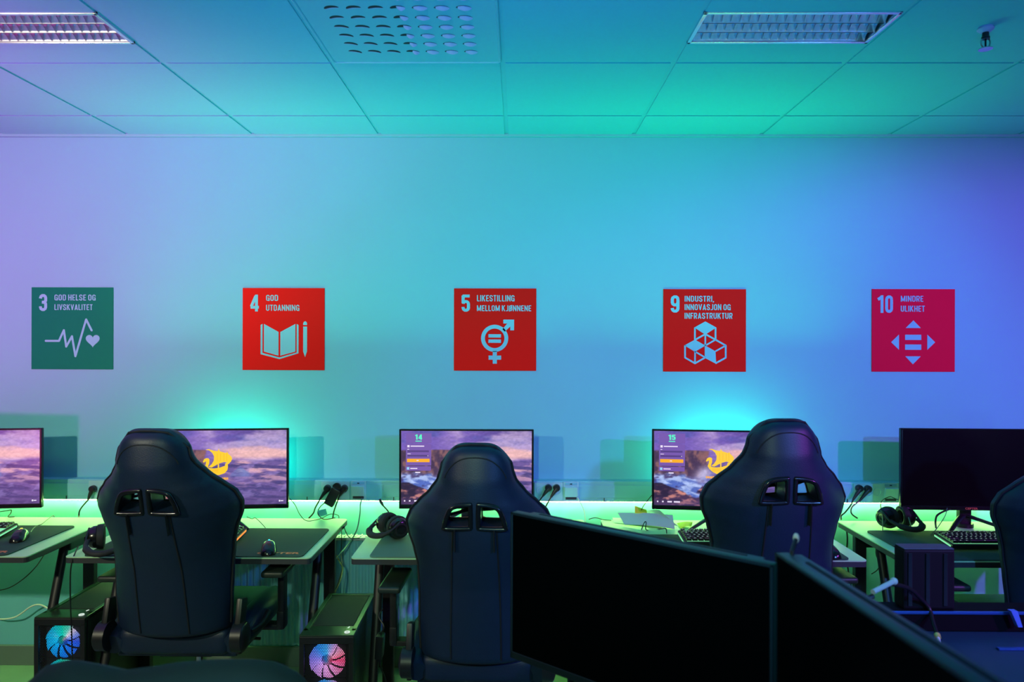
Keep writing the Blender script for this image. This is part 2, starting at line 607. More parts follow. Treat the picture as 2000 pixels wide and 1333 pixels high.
def stroke_text(mb, text, x0, x1, z0, z1, y, s=0.15, gap=0.075, thick=0.0007):
    pen, items = 0.0, []
    for ch in text:
        if ch == ' ':
            pen += 0.20
            continue
        gw, ls = glyph(ch, s)
        items.append((pen, ls))
        pen += gw + gap
    tot = pen - gap
    kx, kz = (x1 - x0) / tot, (z1 - z0)
    e = 0
    for px, ls in items:
        for pl in ls:
            for i in range(len(pl) - 1):
                p, q = Vector(pl[i]), Vector(pl[i + 1])
                dv = q - p
                if dv.length < 1e-5:
                    continue
                dv.normalize()
                n = Vector((-dv.y, dv.x)) * s / 2
                # keep the stem weight when the letters are squeezed sideways
                ext0 = dv * (s * 0.18 if i else 0)
                ext1 = dv * (s * 0.18 if i < len(pl) - 2 else 0)
                quadp = [p + n - ext0, p - n - ext0, q - n + ext1, q + n + ext1]
                e += 1
                mb.prism([(x0 + (px + v.x) * kx, z0 + v.y * kz) for v in quadp], y - thick - (e % 7) * 0.000012, y)
    return mb

# ================================================================ the room
WY = 3.46          # back wall
CZ = 2.53          # ceiling (T-bar underside)
XL, XR, YF = -4.4, 4.4, -3.2
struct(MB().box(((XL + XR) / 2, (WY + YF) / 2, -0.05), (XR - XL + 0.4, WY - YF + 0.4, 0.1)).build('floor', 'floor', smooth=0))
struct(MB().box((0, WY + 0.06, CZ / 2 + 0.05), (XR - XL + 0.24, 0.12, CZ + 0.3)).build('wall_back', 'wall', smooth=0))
struct(MB().box((XL - 0.06, (WY + YF) / 2, CZ / 2 + 0.05), (0.12, WY - YF, CZ + 0.3)).build('wall_left', 'dark_wall', smooth=0))
struct(MB().box((XR + 0.06, (WY + YF) / 2, CZ / 2 + 0.05), (0.12, WY - YF, CZ + 0.3)).build('wall_right', 'dark_wall', smooth=0))
struct(MB().box((0, YF - 0.06, CZ / 2 + 0.05), (XR - XL + 0.24, 0.12, CZ + 0.3)).build('wall_front', 'dark_wall', smooth=0))
mb = MB()
mb.box((0, WY - 0.008, 0.047), (XR - XL, 0.016, 0.094), bevel=0.003)
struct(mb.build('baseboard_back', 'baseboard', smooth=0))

# ceiling: mineral tiles laid in a 0.6 m grid
GX0 = -0.056       # one of the long grid bars
GYS = [WY - 0.30]  # bars across
while GYS[-1] > YF:
    GYS.append(GYS[-1] - 0.6)
ylines = [WY] + GYS
k0 = int((XL - GX0) / 0.6) - 1
xlines = [GX0 + 0.6 * k for k in range(k0, -k0 + 1)]
DIFF_X, LUM1_X, LUM2_X, FIX_Y = GX0 - 0.6, GX0 - 1.8, GX0 + 0.6, GYS[1]
tiles = MB()
LUM_D = 0.225
for i in range(len(xlines) - 1):
    for j in range(len(ylines) - 1):
        x0, x1 = xlines[i], xlines[i + 1]
        y1, y0 = ylines[j], ylines[j + 1]
        if x1 < XL or x0 > XR or y0 < YF - 0.6:
            continue
        if j == 2 and abs(x0 - DIFF_X) < 0.01:
            continue
        yy = [(y0, y1)]
        if j == 2 and (abs(x0 - LUM1_X) < 0.01 or abs(x0 - LUM2_X) < 0.01):
            c = FIX_Y - 0.285
            yy = [(y0, c - LUM_D / 2), (c + LUM_D / 2, y1)]
        for a, b in yy:
            ga = 0.006 if a == y0 else 0.0
            gb = (0.006 if j else 0.02) if b == y1 else 0.0
            tiles.box(((x0 + x1) / 2, (a + ga + b - gb) / 2, CZ + 0.0055), (0.6 - 0.018, b - gb - a - ga, 0.015))
tiles.box((0, (WY + YF) / 2, CZ + 0.28), (XR - XL + 0.2, WY - YF + 0.2, 0.04))
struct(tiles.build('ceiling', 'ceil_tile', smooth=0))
g = MB()
for x in xlines:
    g.box((x, (WY + YF) / 2, CZ + 0.008), (0.024, WY - YF, 0.010))
for y in GYS:
    g.box((0, y, CZ + 0.0082), (XR - XL, 0.024, 0.010))
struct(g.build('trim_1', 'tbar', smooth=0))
g = MB()
g.box((0, WY - 0.010, CZ - 0.003), (XR - XL, 0.020, 0.020), bevel=0.002)
struct(g.build('trim_2', 'tbar', smooth=0))


# ---------------------------------------------------------------- recessed louvre luminaires
def luminaire(x0, label):
    yc = FIX_Y - 0.285
    t = thing('recessed_light', label, 'ceiling light', (x0 + 0.3, yc, CZ), 0, 'recessed louvre lights')
    w, d = 0.576, LUM_D
    f = MB()
    for s in (-1, 1):
        f.box((0, s * (d / 2 - 0.006), -0.001), (w + 0.012, 0.012, 0.010), bevel=0.002)
        f.box((s * (w / 2), 0, -0.001), (0.012, d, 0.010), bevel=0.002)
    f.build('frame', 'alu', t)
    h = MB()
    h.box((0, 0, 0.085), (w, d - 0.01, 0.006))
    for s in (-1, 1):
        h.box((0, s * (d / 2 - 0.008), 0.045), (w, 0.004, 0.085))
        h.box((s * (w / 2 - 0.004), 0, 0.045), (0.004, d - 0.014, 0.085))
    h.build('housing', 'alu_dark', t)
    n = 20
    row = (d - 0.024) / 3
    for r in range(3):
        yr = -d / 2 + 0.012 + row * (r + 0.5)
        q = MB()
        for s in (-1, 1):      # parabolic side reflectors
            q.grid(lambda u, v, s=s: (-w / 2 + 0.008 + u * (w - 0.016), yr + s * (row * 0.5 - 0.002 - row * 0.24 * v ** 1.7), -0.002 + 0.046 * v), 2, 7)
        q.build('side_reflector', 'alu', t, smooth=60)
        q = MB()
        for k in range(n + 1):  # cross blades, hollow-sided wedges
            xk = -w / 2 + 0.010 + k * (w - 0.020) / n
            for s in (-1, 1):
                q.grid(lambda u, v, s=s: (xk + s * (0.0012 + 0.0075 * v ** 2), yr - row * 0.46 + u * row * 0.92, 0.036 - 0.038 * (1 - v) * (0.55 + 0.45 * abs(2 * u - 1) ** 2)), 6, 5)
        q.build('cross_blades', 'alu', t, smooth=60)
        MB().cyl((-w / 2 + 0.02, yr, 0.056), (w / 2 - 0.02, yr, 0.056), 0.008, seg=14).build('lamp_tube', 'tube', t)
    return t


luminaire(LUM1_X, 'recessed louvre ceiling light with lilac glints, cut off by the left edge')
luminaire(LUM2_X, 'recessed louvre ceiling light with orange and violet glints near the sprinkler')

# ---------------------------------------------------------------- swirl air diffuser
t = thing('air_diffuser', 'square ceiling air diffuser plate with rows of curved vanes', 'air vent', (DIFF_X + 0.3, FIX_Y - 0.3, CZ))
NV, PIT, SLX, SLY = 7, 0.065, 0.047, 0.0170
half = 0.288
MB().box((0, 0, -0.0005), (2 * half, 2 * half, 0.004)).build('face_plate', 'tbar', t, smooth=0)
p = MB()
ring = rrect(-half - 0.004, half + 0.004, -half - 0.004, half + 0.004, 0.016, 6)
p.tube([(x, z, -0.002) for x, z in ring], 0.005, seg=8, closed=True)
p.build('rim', 'tbar', t)


def slot_pt(u, v):
    """a banana slot in the plate: u along it, v across (0 = room side, convex)"""
    x = (u - 0.5) * SLX
    wd = SLY * (1 - abs(2 * u - 1) ** 3.0) ** 0.5
    return (x, -0.0075 * (1 - (2 * u - 1) ** 2) + 0.004 + (v - 0.5) * wd + 0.0012 * (2 * u - 1))


def make_vane(kind):
    q = MB()
    q.grid(lambda u, v: (*slot_pt(u, v), -0.0027), 14, 4)
    for f in q.bm.faces:
        f.material_index = 1
    n0 = len(q.bm.faces)
    u0, u1, v0, v1 = {0: (0.04, 0.97, 0.82, 1.0), 1: (0.46, 0.98, 0.25, 1.0), 2: (0.12, 0.99, 0.16, 1.0)}[kind]

    def blade(u, v):
        uu, vv = u0 + (u1 - u0) * u, v0 + (v1 - v0) * v
        x, y = slot_pt(uu, vv)
        return (x, y, -0.0030 - (0.0006 if kind == 0 else 0.0080) * math.sin(PI * (0.04 + 0.92 * u)) * v ** 0.9)
    q.grid(blade, 12, 4)
    o = q.build('vane', 'vane', t, smooth=60)
    o.data.materials.append(M['slot_dark'])
    return o


protos = [None, None, None]
for i in range(NV):
    for j in range(NV):
        kind = 0 if i < 3 else (1 if i == 3 else 2)  # dark left and lit right columns built into the vane shapes
        if protos[kind] is None:
            protos[kind] = v = make_vane(kind)
        else:
            v = protos[kind].copy()
            COL.objects.link(v)
        v.location = ((i - 3) * PIT, (j - 3) * PIT, 0)
        v.rotation_euler = (0, 0, 0.06 * (j - 3) - 0.05 * (i - 3) * (1 if j > 2 else -1))

# ---------------------------------------------------------------- sprinkler
p0 = at(1925, 52, 2.27)
t = thing('fire_sprinkler', 'small pendent fire sprinkler head under the ceiling beside the louvre light', 'sprinkler', (p0.x, 2.27, CZ - 0.005))
MB().lathe([(0, 0.004), (0.020, 0.004), (0.024, -0.004), (0.018, -0.010), (0.012, -0.014), (0, -0.014)], 28).build('escutcheon', 'vane', t)
MB().lathe([(0.009, -0.010), (0.010, -0.026), (0.012, -0.028), (0.012, -0.034), (0, -0.034)], 18).build('fitting', 'black_metal', t)
q = MB()
for s in (-1, 1):
    q.tube([(s * 0.009, 0, -0.032), (s * 0.014, 0, -0.042), (s * 0.011, 0, -0.056), (0, 0, -0.062)], 0.0024, seg=8, smooth=4)
q.build('yoke', 'chrome', t)
MB().cyl((0, 0, -0.034), (0, 0, -0.060), 0.0028, seg=10).build('glass_bulb', 'gloss_black', t)
MB().lathe([(0, -0.062), (0.019, -0.063), (0.020, -0.066), (0, -0.067)], 24).build('deflector', 'chrome', t)

# ---------------------------------------------------------------- wall signs
S39 = 0.391


def sign(px, py, matname, label, x0, y0, size, items):
    c = at(px, py, WY - 0.002)
    t = MB().prism([(-S39 / 2, -S39 / 2), (S39 / 2, -S39 / 2), (S39 / 2, S39 / 2), (-S39 / 2, S39 / 2)], -0.0015, 0.0015).build('wall_sign', matname, loc=c, smooth=0)
    tag(t, label, 'sign', 'square goal signs on the back wall')
    k = S39 / size

    def P(q):
        return ((q[0] - x0 - size / 2) * k, -(q[1] - y0 - size / 2) * k)
    num, words, pic = MB(), MB(), MB()
    Y = -0.0016
    for it in items:
        kind = it[0]
        if kind in ('num', 'txt'):
            a, b = P((it[2], it[5])), P((it[3], it[4]))
            stroke_text(num if kind == 'num' else words, it[1], a[0], b[0], a[1], b[1], Y, s=0.165 if kind == "num" else 0.135, gap=0.11)
        elif kind == 'poly':
            pic.prism([P(q) for q in it[1]], Y - 0.0008, Y)
        elif kind == 'line':
            pts = [P(q) for q in it[1]]
            w = it[2] * k / 2
            for i in range(len(pts) - 1):
                a, b = Vector(pts[i]), Vector(pts[i + 1])
                d = (b - a).normalized()
                n = Vector((-d.y, d.x)) * w
                z = 0.00003 * i
                pic.prism([tuple(a + n), tuple(a - n), tuple(b - n), tuple(b + n)], Y - 0.0008 - z, Y)
                if i or it[3]:
                    pic.prism([(a.x + w * math.cos(q * PI / 8), a.y + w * math.sin(q * PI / 8)) for q in range(16)], Y - 0.00079, Y)
            if it[3]:
                pic.prism([(b.x + w * math.cos(q * PI / 8), b.y + w * math.sin(q * PI / 8)) for q in range(16)], Y - 0.00079, Y)
        elif kind == 'ring':
            (cx, cy), ro, ri = it[1], it[2], it[3]
            n = 48
            for q in range(n):
                a0, a1 = q / n * 2 * PI, (q + 1) / n * 2 * PI
                pic.prism([P((cx + ro * math.cos(a0), cy + ro * math.sin(a0))), P((cx + ro * math.cos(a1), cy + ro * math.sin(a1))),
                           P((cx + ri * math.cos(a1), cy + ri * math.sin(a1))), P((cx + ri * math.cos(a0), cy + ri * math.sin(a0)))], Y - 0.0008, Y)
    num.build('number', 'sg_pale', t, smooth=0)
    words.build('lettering', 'sg_pale', t, smooth=0)
    pic.build('pictogram', 'sg_pale', t, smooth=0)
    return t


def heart(cx, cy, w, h):
    pts = []
    for k in range(40):
        a = k / 40 * 2 * PI
        x = 16 * math.sin(a) ** 3
        y = 13 * math.cos(a) - 5 * math.cos(2 * a) - 2 * math.cos(3 * a) - math.cos(4 * a)
        pts.append((cx + x / 32 * w, cy - (y + 2.5) / 29 * h))
    return pts


sign(141.5, 641.8, 'sg_green', 'green square wall sign with number 3, a heartbeat line and a heart', 137, 103, 1110, [
    ('num', '3', 240, 350, 193, 425), ('txt', 'GOD HELSE OG', 450, 1010, 200, 280), ('txt', 'LIVSKVALITET', 450, 968, 332, 410),
    ('line', [(333, 828), (513, 828), (579, 683), (612, 905), (690, 765), (737, 1035), (882, 537), (957, 685)], 28, True),
    ('poly', heart(972, 832, 190, 172))])
sign(554, 643.2, 'sg_red', 'red square wall sign with number 4, an open book and a pencil', 130, 118, 1097, [
    ('num', '4', 228, 348, 207, 432), ('txt', 'GOD', 445, 605, 210, 290), ('txt', 'UTDANNING', 445, 890, 342, 422),
    ('poly', [(417, 597), (612, 705), (612, 1022), (417, 968)]), ('poly', [(637, 705), (838, 597), (838, 968), (637, 1022)]),
    ('poly', [(372, 612), (398, 597), (398, 985), (625, 1045), (855, 978), (855, 597), (880, 612), (880, 990), (625, 1068), (372, 1003)]),
    ('poly', [(942, 612), (942, 590), (950, 570), (968, 560), (986, 570), (994, 590), (994, 612)]),
    ('poly', [(942, 632), (994, 632), (994, 965), (968, 1040), (942, 965)])])
sign(967, 644.2, 'sg_red', 'red square wall sign with number 5 and a gender equality symbol', 137, 130, 1097, [
    ('num', '5', 238, 350, 213, 442), ('txt', 'LIKESTILLING', 443, 943, 220, 302), ('txt', 'MELLOM KJØNNENE', 443, 1165, 355, 432),
    ('ring', (680, 795), 181, 130), ('poly', [(597, 740), (765, 740), (765, 785), (597, 785)]), ('poly', [(597, 810), (765, 810), (765, 855), (597, 855)]),
    ('poly', [(795, 545), (938, 545), (938, 688), (888, 688), (888, 637), (815, 706), (783, 672), (848, 597), (795, 597)]),
    ('poly', [(655, 965), (710, 965), (710, 1025), (767, 1025), (767, 1080), (710, 1080), (710, 1133), (655, 1133), (655, 1080), (600, 1080), (600, 1025), (655, 1025)])])
sign(1376, 645.8, 'sg_red', 'red square wall sign with number 9 and three stacked cubes', 132, 143, 1092, [
    ('num', '9', 230, 345, 225, 455), ('txt', 'INDUSTRI,', 413, 800, 232, 308), ('txt', 'INNOVASJON OG', 413, 1020, 342, 420), ('txt', 'INFRASTRUKTUR', 413, 1045, 457, 535),
    ('poly', [(687, 570), (832, 650), (687, 745), (542, 650)]), ('line', [(550, 650), (550, 815), (687, 738), (822, 812), (822, 650)], 22, False),
    ('line', [(687, 738), (687, 890)], 20, False), ('line', [(822, 812), (687, 890)], 20, False), ('poly', [(550, 812), (690, 890), (550, 972), (412, 888)]),
    ('line', [(420, 885), (420, 1050), (552, 1125), (687, 1048)], 22, False), ('line', [(552, 965), (552, 1125)], 20, False),
    ('line', [(552, 970), (687, 1048)], 20, False), ('poly', [(680, 885), (822, 965), (832, 1132), (680, 1052)]),
    ('line', [(822, 812), (957, 888), (957, 1050), (822, 1125)], 22, False), ('line', [(957, 888), (822, 965)], 20, False)])
sign(1783.5, 645.8, 'sg_crimson', 'crimson square wall sign with number 10 and four arrowheads around bars', 137, 143, 1087, [
    ('num', '10', 212, 412, 226, 457), ('txt', 'MINDRE', 515, 808, 232, 308), ('txt', 'ULIKHET', 515, 828, 362, 440),
    ('poly', [(680, 555), (778, 655), (580, 655)]), ('poly', [(390, 842), (492, 742), (492, 942)]), ('poly', [(965, 842), (863, 742), (863, 942)]),
    ('poly', [(675, 1132), (575, 1027), (778, 1027)]), ('poly', [(573, 743), (783, 743), (783, 812), (573, 812)]), ('poly', [(573, 872), (783, 872), (783, 942), (573, 942)])])

# ---------------------------------------------------------------- trunking, LED strip, sockets, plugs
TF = WY - 0.058    # trunking front
zt, zb = at(1000, 940, TF).z, at(1000, 980, TF).z
t = MB()
hh = zt - zb
t.box((0, (TF + WY) / 2 - 0.0005, (zb + zt) / 2), (XR - XL - 0.02, WY - TF - 0.001, hh), bevel=0.004)
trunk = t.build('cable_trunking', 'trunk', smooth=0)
tag(trunk, 'long pale cable trunking channel along the wall above the desks', 'cable trunking')
mb = MB()
mb.box((0, TF - 0.0015, zb + hh * 0.50), (XR - XL - 0.03, 0.003, hh * 0.62), bevel=0.001)
mb.build('cover', 'trunk', trunk, smooth=0)
for px in (130, 600, 769, 1180, 1655):
    MB().box((at(px, 957, TF).x, TF - 0.002, zb + hh * 0.1), (0.003, 0.003, 0.018)).build('joint', 'edge', trunk, smooth=0)

mb = MB()
mb.box((0, WY - 0.036, zb - 0.0035), (XR - XL - 0.1, 0.012, 0.006), bevel=0.001)
tag(mb.build('led_strip', 'strip', smooth=0), 'glowing green white light strip under the cable trunking', 'light strip')

PLUGR = 0.0165


def socket_panel(cx, label, flapx):
    c = at(cx, 957, TF)
    t = thing('socket_panel', label, 'wall socket', (c.x, TF - 0.004, (zb + zt) / 2 + 0.001), 0, 'socket panels in the cable trunking')
    q = MB()
    q.prism(rrect(-0.066, 0.066, -0.042, 0.042, 0.004), -0.006, 0.003)
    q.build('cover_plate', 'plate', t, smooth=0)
    for k in (-1, 0, 1):
        s = MB()
        mtx = Matrix.Translation((k * 0.0395, -0.006, 0.004)) @ Matrix.Rotation(PI / 2, 4, 'X')
        s.lathe([(0.0185, 0.0), (0.0185, 0.0025), (0.0165, 0.0025), (0.0150, -0.0020), (0, -0.0020)], 28, mtx)
        o = s.build('socket', 'plate', t)
        h = MB()
        for sx in (-1, 1):
            h.cyl((k * 0.0395 + sx * 0.007, -0.0045, 0.004 - sx * 0.004), (k * 0.0395 + sx * 0.007, 0.0, 0.004 - sx * 0.004), 0.0024, seg=12)
        h.build('pin_hole', 'slot_dark', o)
    return t


def flap_box(cx, label):
    c = at(cx, 957, TF)
    t = thing('data_outlet', label, 'network outlet', (c.x, TF - 0.004, (zb + zt) / 2), 0, 'flap covered data outlets in the trunking')
    q = MB()
    q.prism(rrect(-0.036, 0.036, -0.044, 0.046, 0.004), -0.005, 0.003)
    q.build('cover_plate', 'plate', t, smooth=0)
    q = MB()
    q.box((0, -0.0135, 0.002), (0.060, 0.012, 0.050), Euler((0.28, 0, 0)), bevel=0.002)
    q.build('flap', 'plate', t, smooth=0)
    MB().box((0, -0.0065, 0.037), (0.056, 0.004, 0.011), bevel=0.001).build('label_strip', 'trunk', t, smooth=0)
    MB().box((0, -0.0095, 0.037), (0.010, 0.002, 0.004)).build('latch', 'slot_dark', t, smooth=0)
    MB().box((0, -0.008, -0.030), (0.050, 0.006, 0.010)).build('port', 'edge', t, smooth=0)
    return t


socket_panel(203, 'triple wall socket in the trunking left of the tall chair', 0)
socket_panel(656, 'triple wall socket holding the black power adapter', 0)
socket_panel(1071.5, 'triple wall socket right of the monitor showing 14', 0)
socket_panel(1694, 'triple wall socket left of the switched-off monitor', 0)
flap_box(701, 'white flap data outlet to the right of the power adapter')
flap_box(1115, 'white flap data outlet above the middle desk corner')
flap_box(1737, 'flap data outlet beside the switched-off monitor')


def plug(px, py, cable, label, r=0.0034):
    """a round angled plug pushed into a socket; cable = photo points (px, py, y) the flex runs through"""
    c = at(px, py, TF - 0.012)
    t = thing('power_plug', label, 'plug', c, 0, 'black power plugs in the wall sockets')
    q = MB()
    q.lathe([(0, 0.021), (0.011, 0.021), (0.0155, 0.017), (0.0165, 0.006), (0.0165, 0), (0, 0)], 24, Matrix.Rotation(PI / 2, 4, 'X'))
    q.build('plug_body', 'black_plastic', t)
    pts = [at(*p) - c for p in cable]
    n = pts[0]
    MB().tube([Vector((0, -0.012, -0.004)), Vector((0, -0.014, 0)).lerp(n, 0.45), n], [0.011, 0.0085, 0.0045], seg=12).build('strain_relief', 'black_plastic', t)
    MB().tube(pts, r, seg=8, smooth=8).build('flex', 'black_plastic', t)
    return t


B = 3.37
plug(183, 955, [(172, 977, B), (160, 991, B), (155, 1000, B), (154, 1010, B), (153, 1022, 3.30)], 'black plug with short flex right of the leftmost monitor')
plug(640, 954, [(625, 976, B), (616, 992, B), (612, 1003, B), (603, 1013, B)], 'leftmost black plug beside the power adapter')
plug(673, 954, [(663, 970, B), (657, 985, B), (652, 1000, B), (650, 1012, B)], 'black plug to the right of the power adapter')
plug(1071, 953, [(1060, 970, B), (1052, 982, B), (1046, 1000, B), (1042, 1020, 3.36)], 'black plug nearest the monitor showing 14')
plug(1087, 953, [(1076, 972, B), (1066, 990, B), (1060, 1005, B), (1056, 1022, 3.36)], 'black plug beside the flap outlet in the middle')
plug(1677, 954, [(1666, 977, 3.37), (1662, 987, 3.36), (1651, 1001, 3.35), (1643, 1008, 3.34), (1643, 1016, 3.33)], 'first black plug right of the tallest chair')
plug(1694, 955, [(1679, 979, 3.37), (1665, 990, 3.36), (1662, 999, 3.35), (1665, 1006, 3.34), (1675, 1013, 3.33)], 'second black plug right of the tallest chair')

# power adapter hanging from the middle socket
c = at(655, 966, TF - 0.035)
t = thing('power_adapter', 'black wall power adapter hanging askew from the socket', 'power adapter', c)
MB().box((-0.012, 0, -0.012), (0.046, 0.034, 0.085), Euler((0, math.radians(28), 0)), bevel=0.006).build('adapter_body', 'black_plastic', t)
MB().cyl((0.002, 0.012, 0.030), (0.002, 0.028, 0.030), 0.019, seg=24).build('plug_end', 'black_plastic', t)
pts = [at(p[0], p[1], p[2]) - c for p in ((634, 983, 3.36), (626, 990, 3.35), (621, 999, 3.34), (623, 1008, 3.33), (634, 1015, 3.30), (655, 1012, 3.30))]
MB().tube(pts, 0.0022, seg=8, smooth=8).build('flex', 'black_plastic', t)
c = at(630, 1002, 3.34)
t = MB().box((0, 0, 0), (0.038, 0.006, 0.030), Euler((0.15, -0.25, 0.1)), bevel=0.002).build('cable_tag', 'tag', loc=c, smooth=0)
tag(t, 'small blue tag hanging below the power adapter', 'tag')

# ---------------------------------------------------------------- panel radiator under the second and third desks
rx0, rx1, rz0, rz1 = -1.38, -0.36, 0.125, 0.632
t = thing('panel_radiator', 'ribbed panel radiator on the wall under the desks', 'radiator', ((rx0 + rx1) / 2, WY - 0.045, rz0))
q = MB()
n = 34
W2, H2 = (rx1 - rx0) / 2, rz1 - rz0
prof = []
for k in range(n * 4 + 1):
    u = k / (n * 4)
    ph = (k % 4)
    prof.append((-W2 + u * 2 * W2, 0.0 if ph in (0, 1) else 0.008))
pp = [(x, y - 0.022) for x, y in prof] + [(W2, 0.022), (-W2, 0.022)]
q.prismz(pp, 0.0, H2 - 0.018)
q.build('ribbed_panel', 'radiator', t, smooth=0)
q = MB()
q.box((0, -0.001, H2 - 0.008), (2 * W2 + 0.01, 0.052, 0.014), bevel=0.003)
for k in range(40):
    q.box((-W2 + 0.02 + k * (2 * W2 - 0.04) / 39, -0.001, H2 + 0.001), (0.006, 0.04, 0.006))
q.build('top_grille', 'white_plastic', t, smooth=0)
q = MB()
for s in (-1, 1):
    q.box((s * W2 * 0.7, 0.033, H2 * 0.5), (0.03, 0.022, H2 * 0.7))
q.build('wall_bracket', 'radiator', t, smooth=0)

# ================================================================ desks
DZ = 0.73
DY0, DY1 = 2.735, 3.345
DW = 0.932


def make_desk(x0, label):
    t = thing('gaming_desk', label, 'desk', (x0 + DW / 2, (DY0 + DY1) / 2, 0), 0, 'gaming desks along the wall')
    w, d = DW, DY1 - DY0
    q = MB()
    q.prismz(rrect(-w / 2, w / 2, -d / 2, d / 2, 0.018, 4), DZ - 0.004, DZ)
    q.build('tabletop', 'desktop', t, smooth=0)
    q = MB()
    q.prismz(rrect(-w / 2, w / 2, -d / 2, d / 2, 0.018, 4), DZ - 0.024, DZ - 0.004)
    q.build('edge_band', 'edge', t, smooth=0)
    for s in (-1, 1):
        xo = s * (w / 2 - 0.055)
        q = MB()     # front leg: slim tube leaning forward
        q.tube([(xo, 0.02, DZ - 0.03), (xo, -0.20, 0.03)], 0.019, seg=12, flat=0.75)
        q.build('leg', 'black_metal', t)
        q = MB()     # rear leg: flat steel post
        q.box((xo, 0.20, 0.36), (0.050, 0.030, 0.69), bevel=0.004)
        q.build('leg', 'black_metal', t, smooth=0)
        q = MB()
        q.box((xo, 0.0, 0.015), (0.036, d - 0.08, 0.028), bevel=0.006)
        q.build('foot', 'black_metal', t, smooth=0)
        q = MB()
        q.box((xo, 0.04, DZ - 0.032), (0.05, d - 0.16, 0.016), bevel=0.003)
        q.build('top_rail', 'black_metal', t, smooth=0)
    q = MB()
    q.box((0, 0.20, DZ - 0.060), (w - 0.16, 0.022, 0.06), bevel=0.003)
    q.build('cross_beam', 'black_metal', t, smooth=0)
    return t


DX = [-2.786, -1.712, -0.628, 0.381, 1.462]
make_desk(DX[0], 'gaming desk at the left edge of the row')
make_desk(DX[1], 'gaming desk with an orange lettered mouse pad, in front of the second monitor')
make_desk(DX[2], 'gaming desk under the monitor showing 14')
make_desk(DX[3], 'gaming desk with loose papers under the monitor showing 15')
make_desk(DX[4], 'gaming desk under the switched-off monitor')


def mouse_pad(x0, x1, y0, y1, label, words=None, m='pad'):
    t = MB().prismz(rrect(x0, x1, y0, y1, 0.022, 5), DZ + 0.0005, DZ + 0.0045).build('mouse_pad', m, smooth=0)
    tag(t, label, 'mouse pad', 'cloth mouse pads on the desks')
    if words:
        q = MB()
        text_into(q, words, x1 - 0.185, x1 - 0.020, y0 + 0.030, y0 + 0.054, DZ + 0.0046, bold=0.03, thick=0.0004, flat=True)
        q.build('print', 'pad_print', t, smooth=0)
    return t


PY0 = DY0 + 0.005
mouse_pad(-2.75, -1.935, PY0, 3.18, 'large black mouse pad with orange print, left edge desk', 'CEPTER')
mouse_pad(-1.645, -0.812, PY0, 3.15, 'large black mouse pad with orange lettering and a mouse on it', 'CEPTER')
mouse_pad(-0.560, 0.270, PY0, 3.06, 'grey green mouse pad under the headset on the middle desk', m='pad_grey')
mouse_pad(0.440, 1.250, PY0, 3.08, 'dark mouse pad on the desk with papers')
mouse_pad(1.505, 2.340, PY0, 3.16, 'dark mouse pad under the keyboard before the switched-off monitor')

# ================================================================ screen picture
def fbm(x, y, seed, octv=5):
    rng = np.random.RandomState(seed)
    out = np.zeros_like(x)
    amp, tot = 1.0, 0.0
    for o in range(octv):
        g = rng.rand(64, 64)
        fx, fy = x * 2 ** o, y * 2 ** o
        xi, yi = np.floor(fx).astype(int), np.floor(fy).astype(int)
        tx, ty = fx - xi, fy - yi
        tx, ty = tx * tx * (3 - 2 * tx), ty * ty * (3 - 2 * ty)
        a, b = g[xi % 64, yi % 64], g[(xi + 1) % 64, yi % 64]
        c, d = g[xi % 64, (yi + 1) % 64], g[(xi + 1) % 64, (yi + 1) % 64]
        out += amp * ((a * (1 - tx) + b * tx) * (1 - ty) + (c * (1 - tx) + d * tx) * ty)
        tot += amp
        amp *= 0.5
    return out / tot


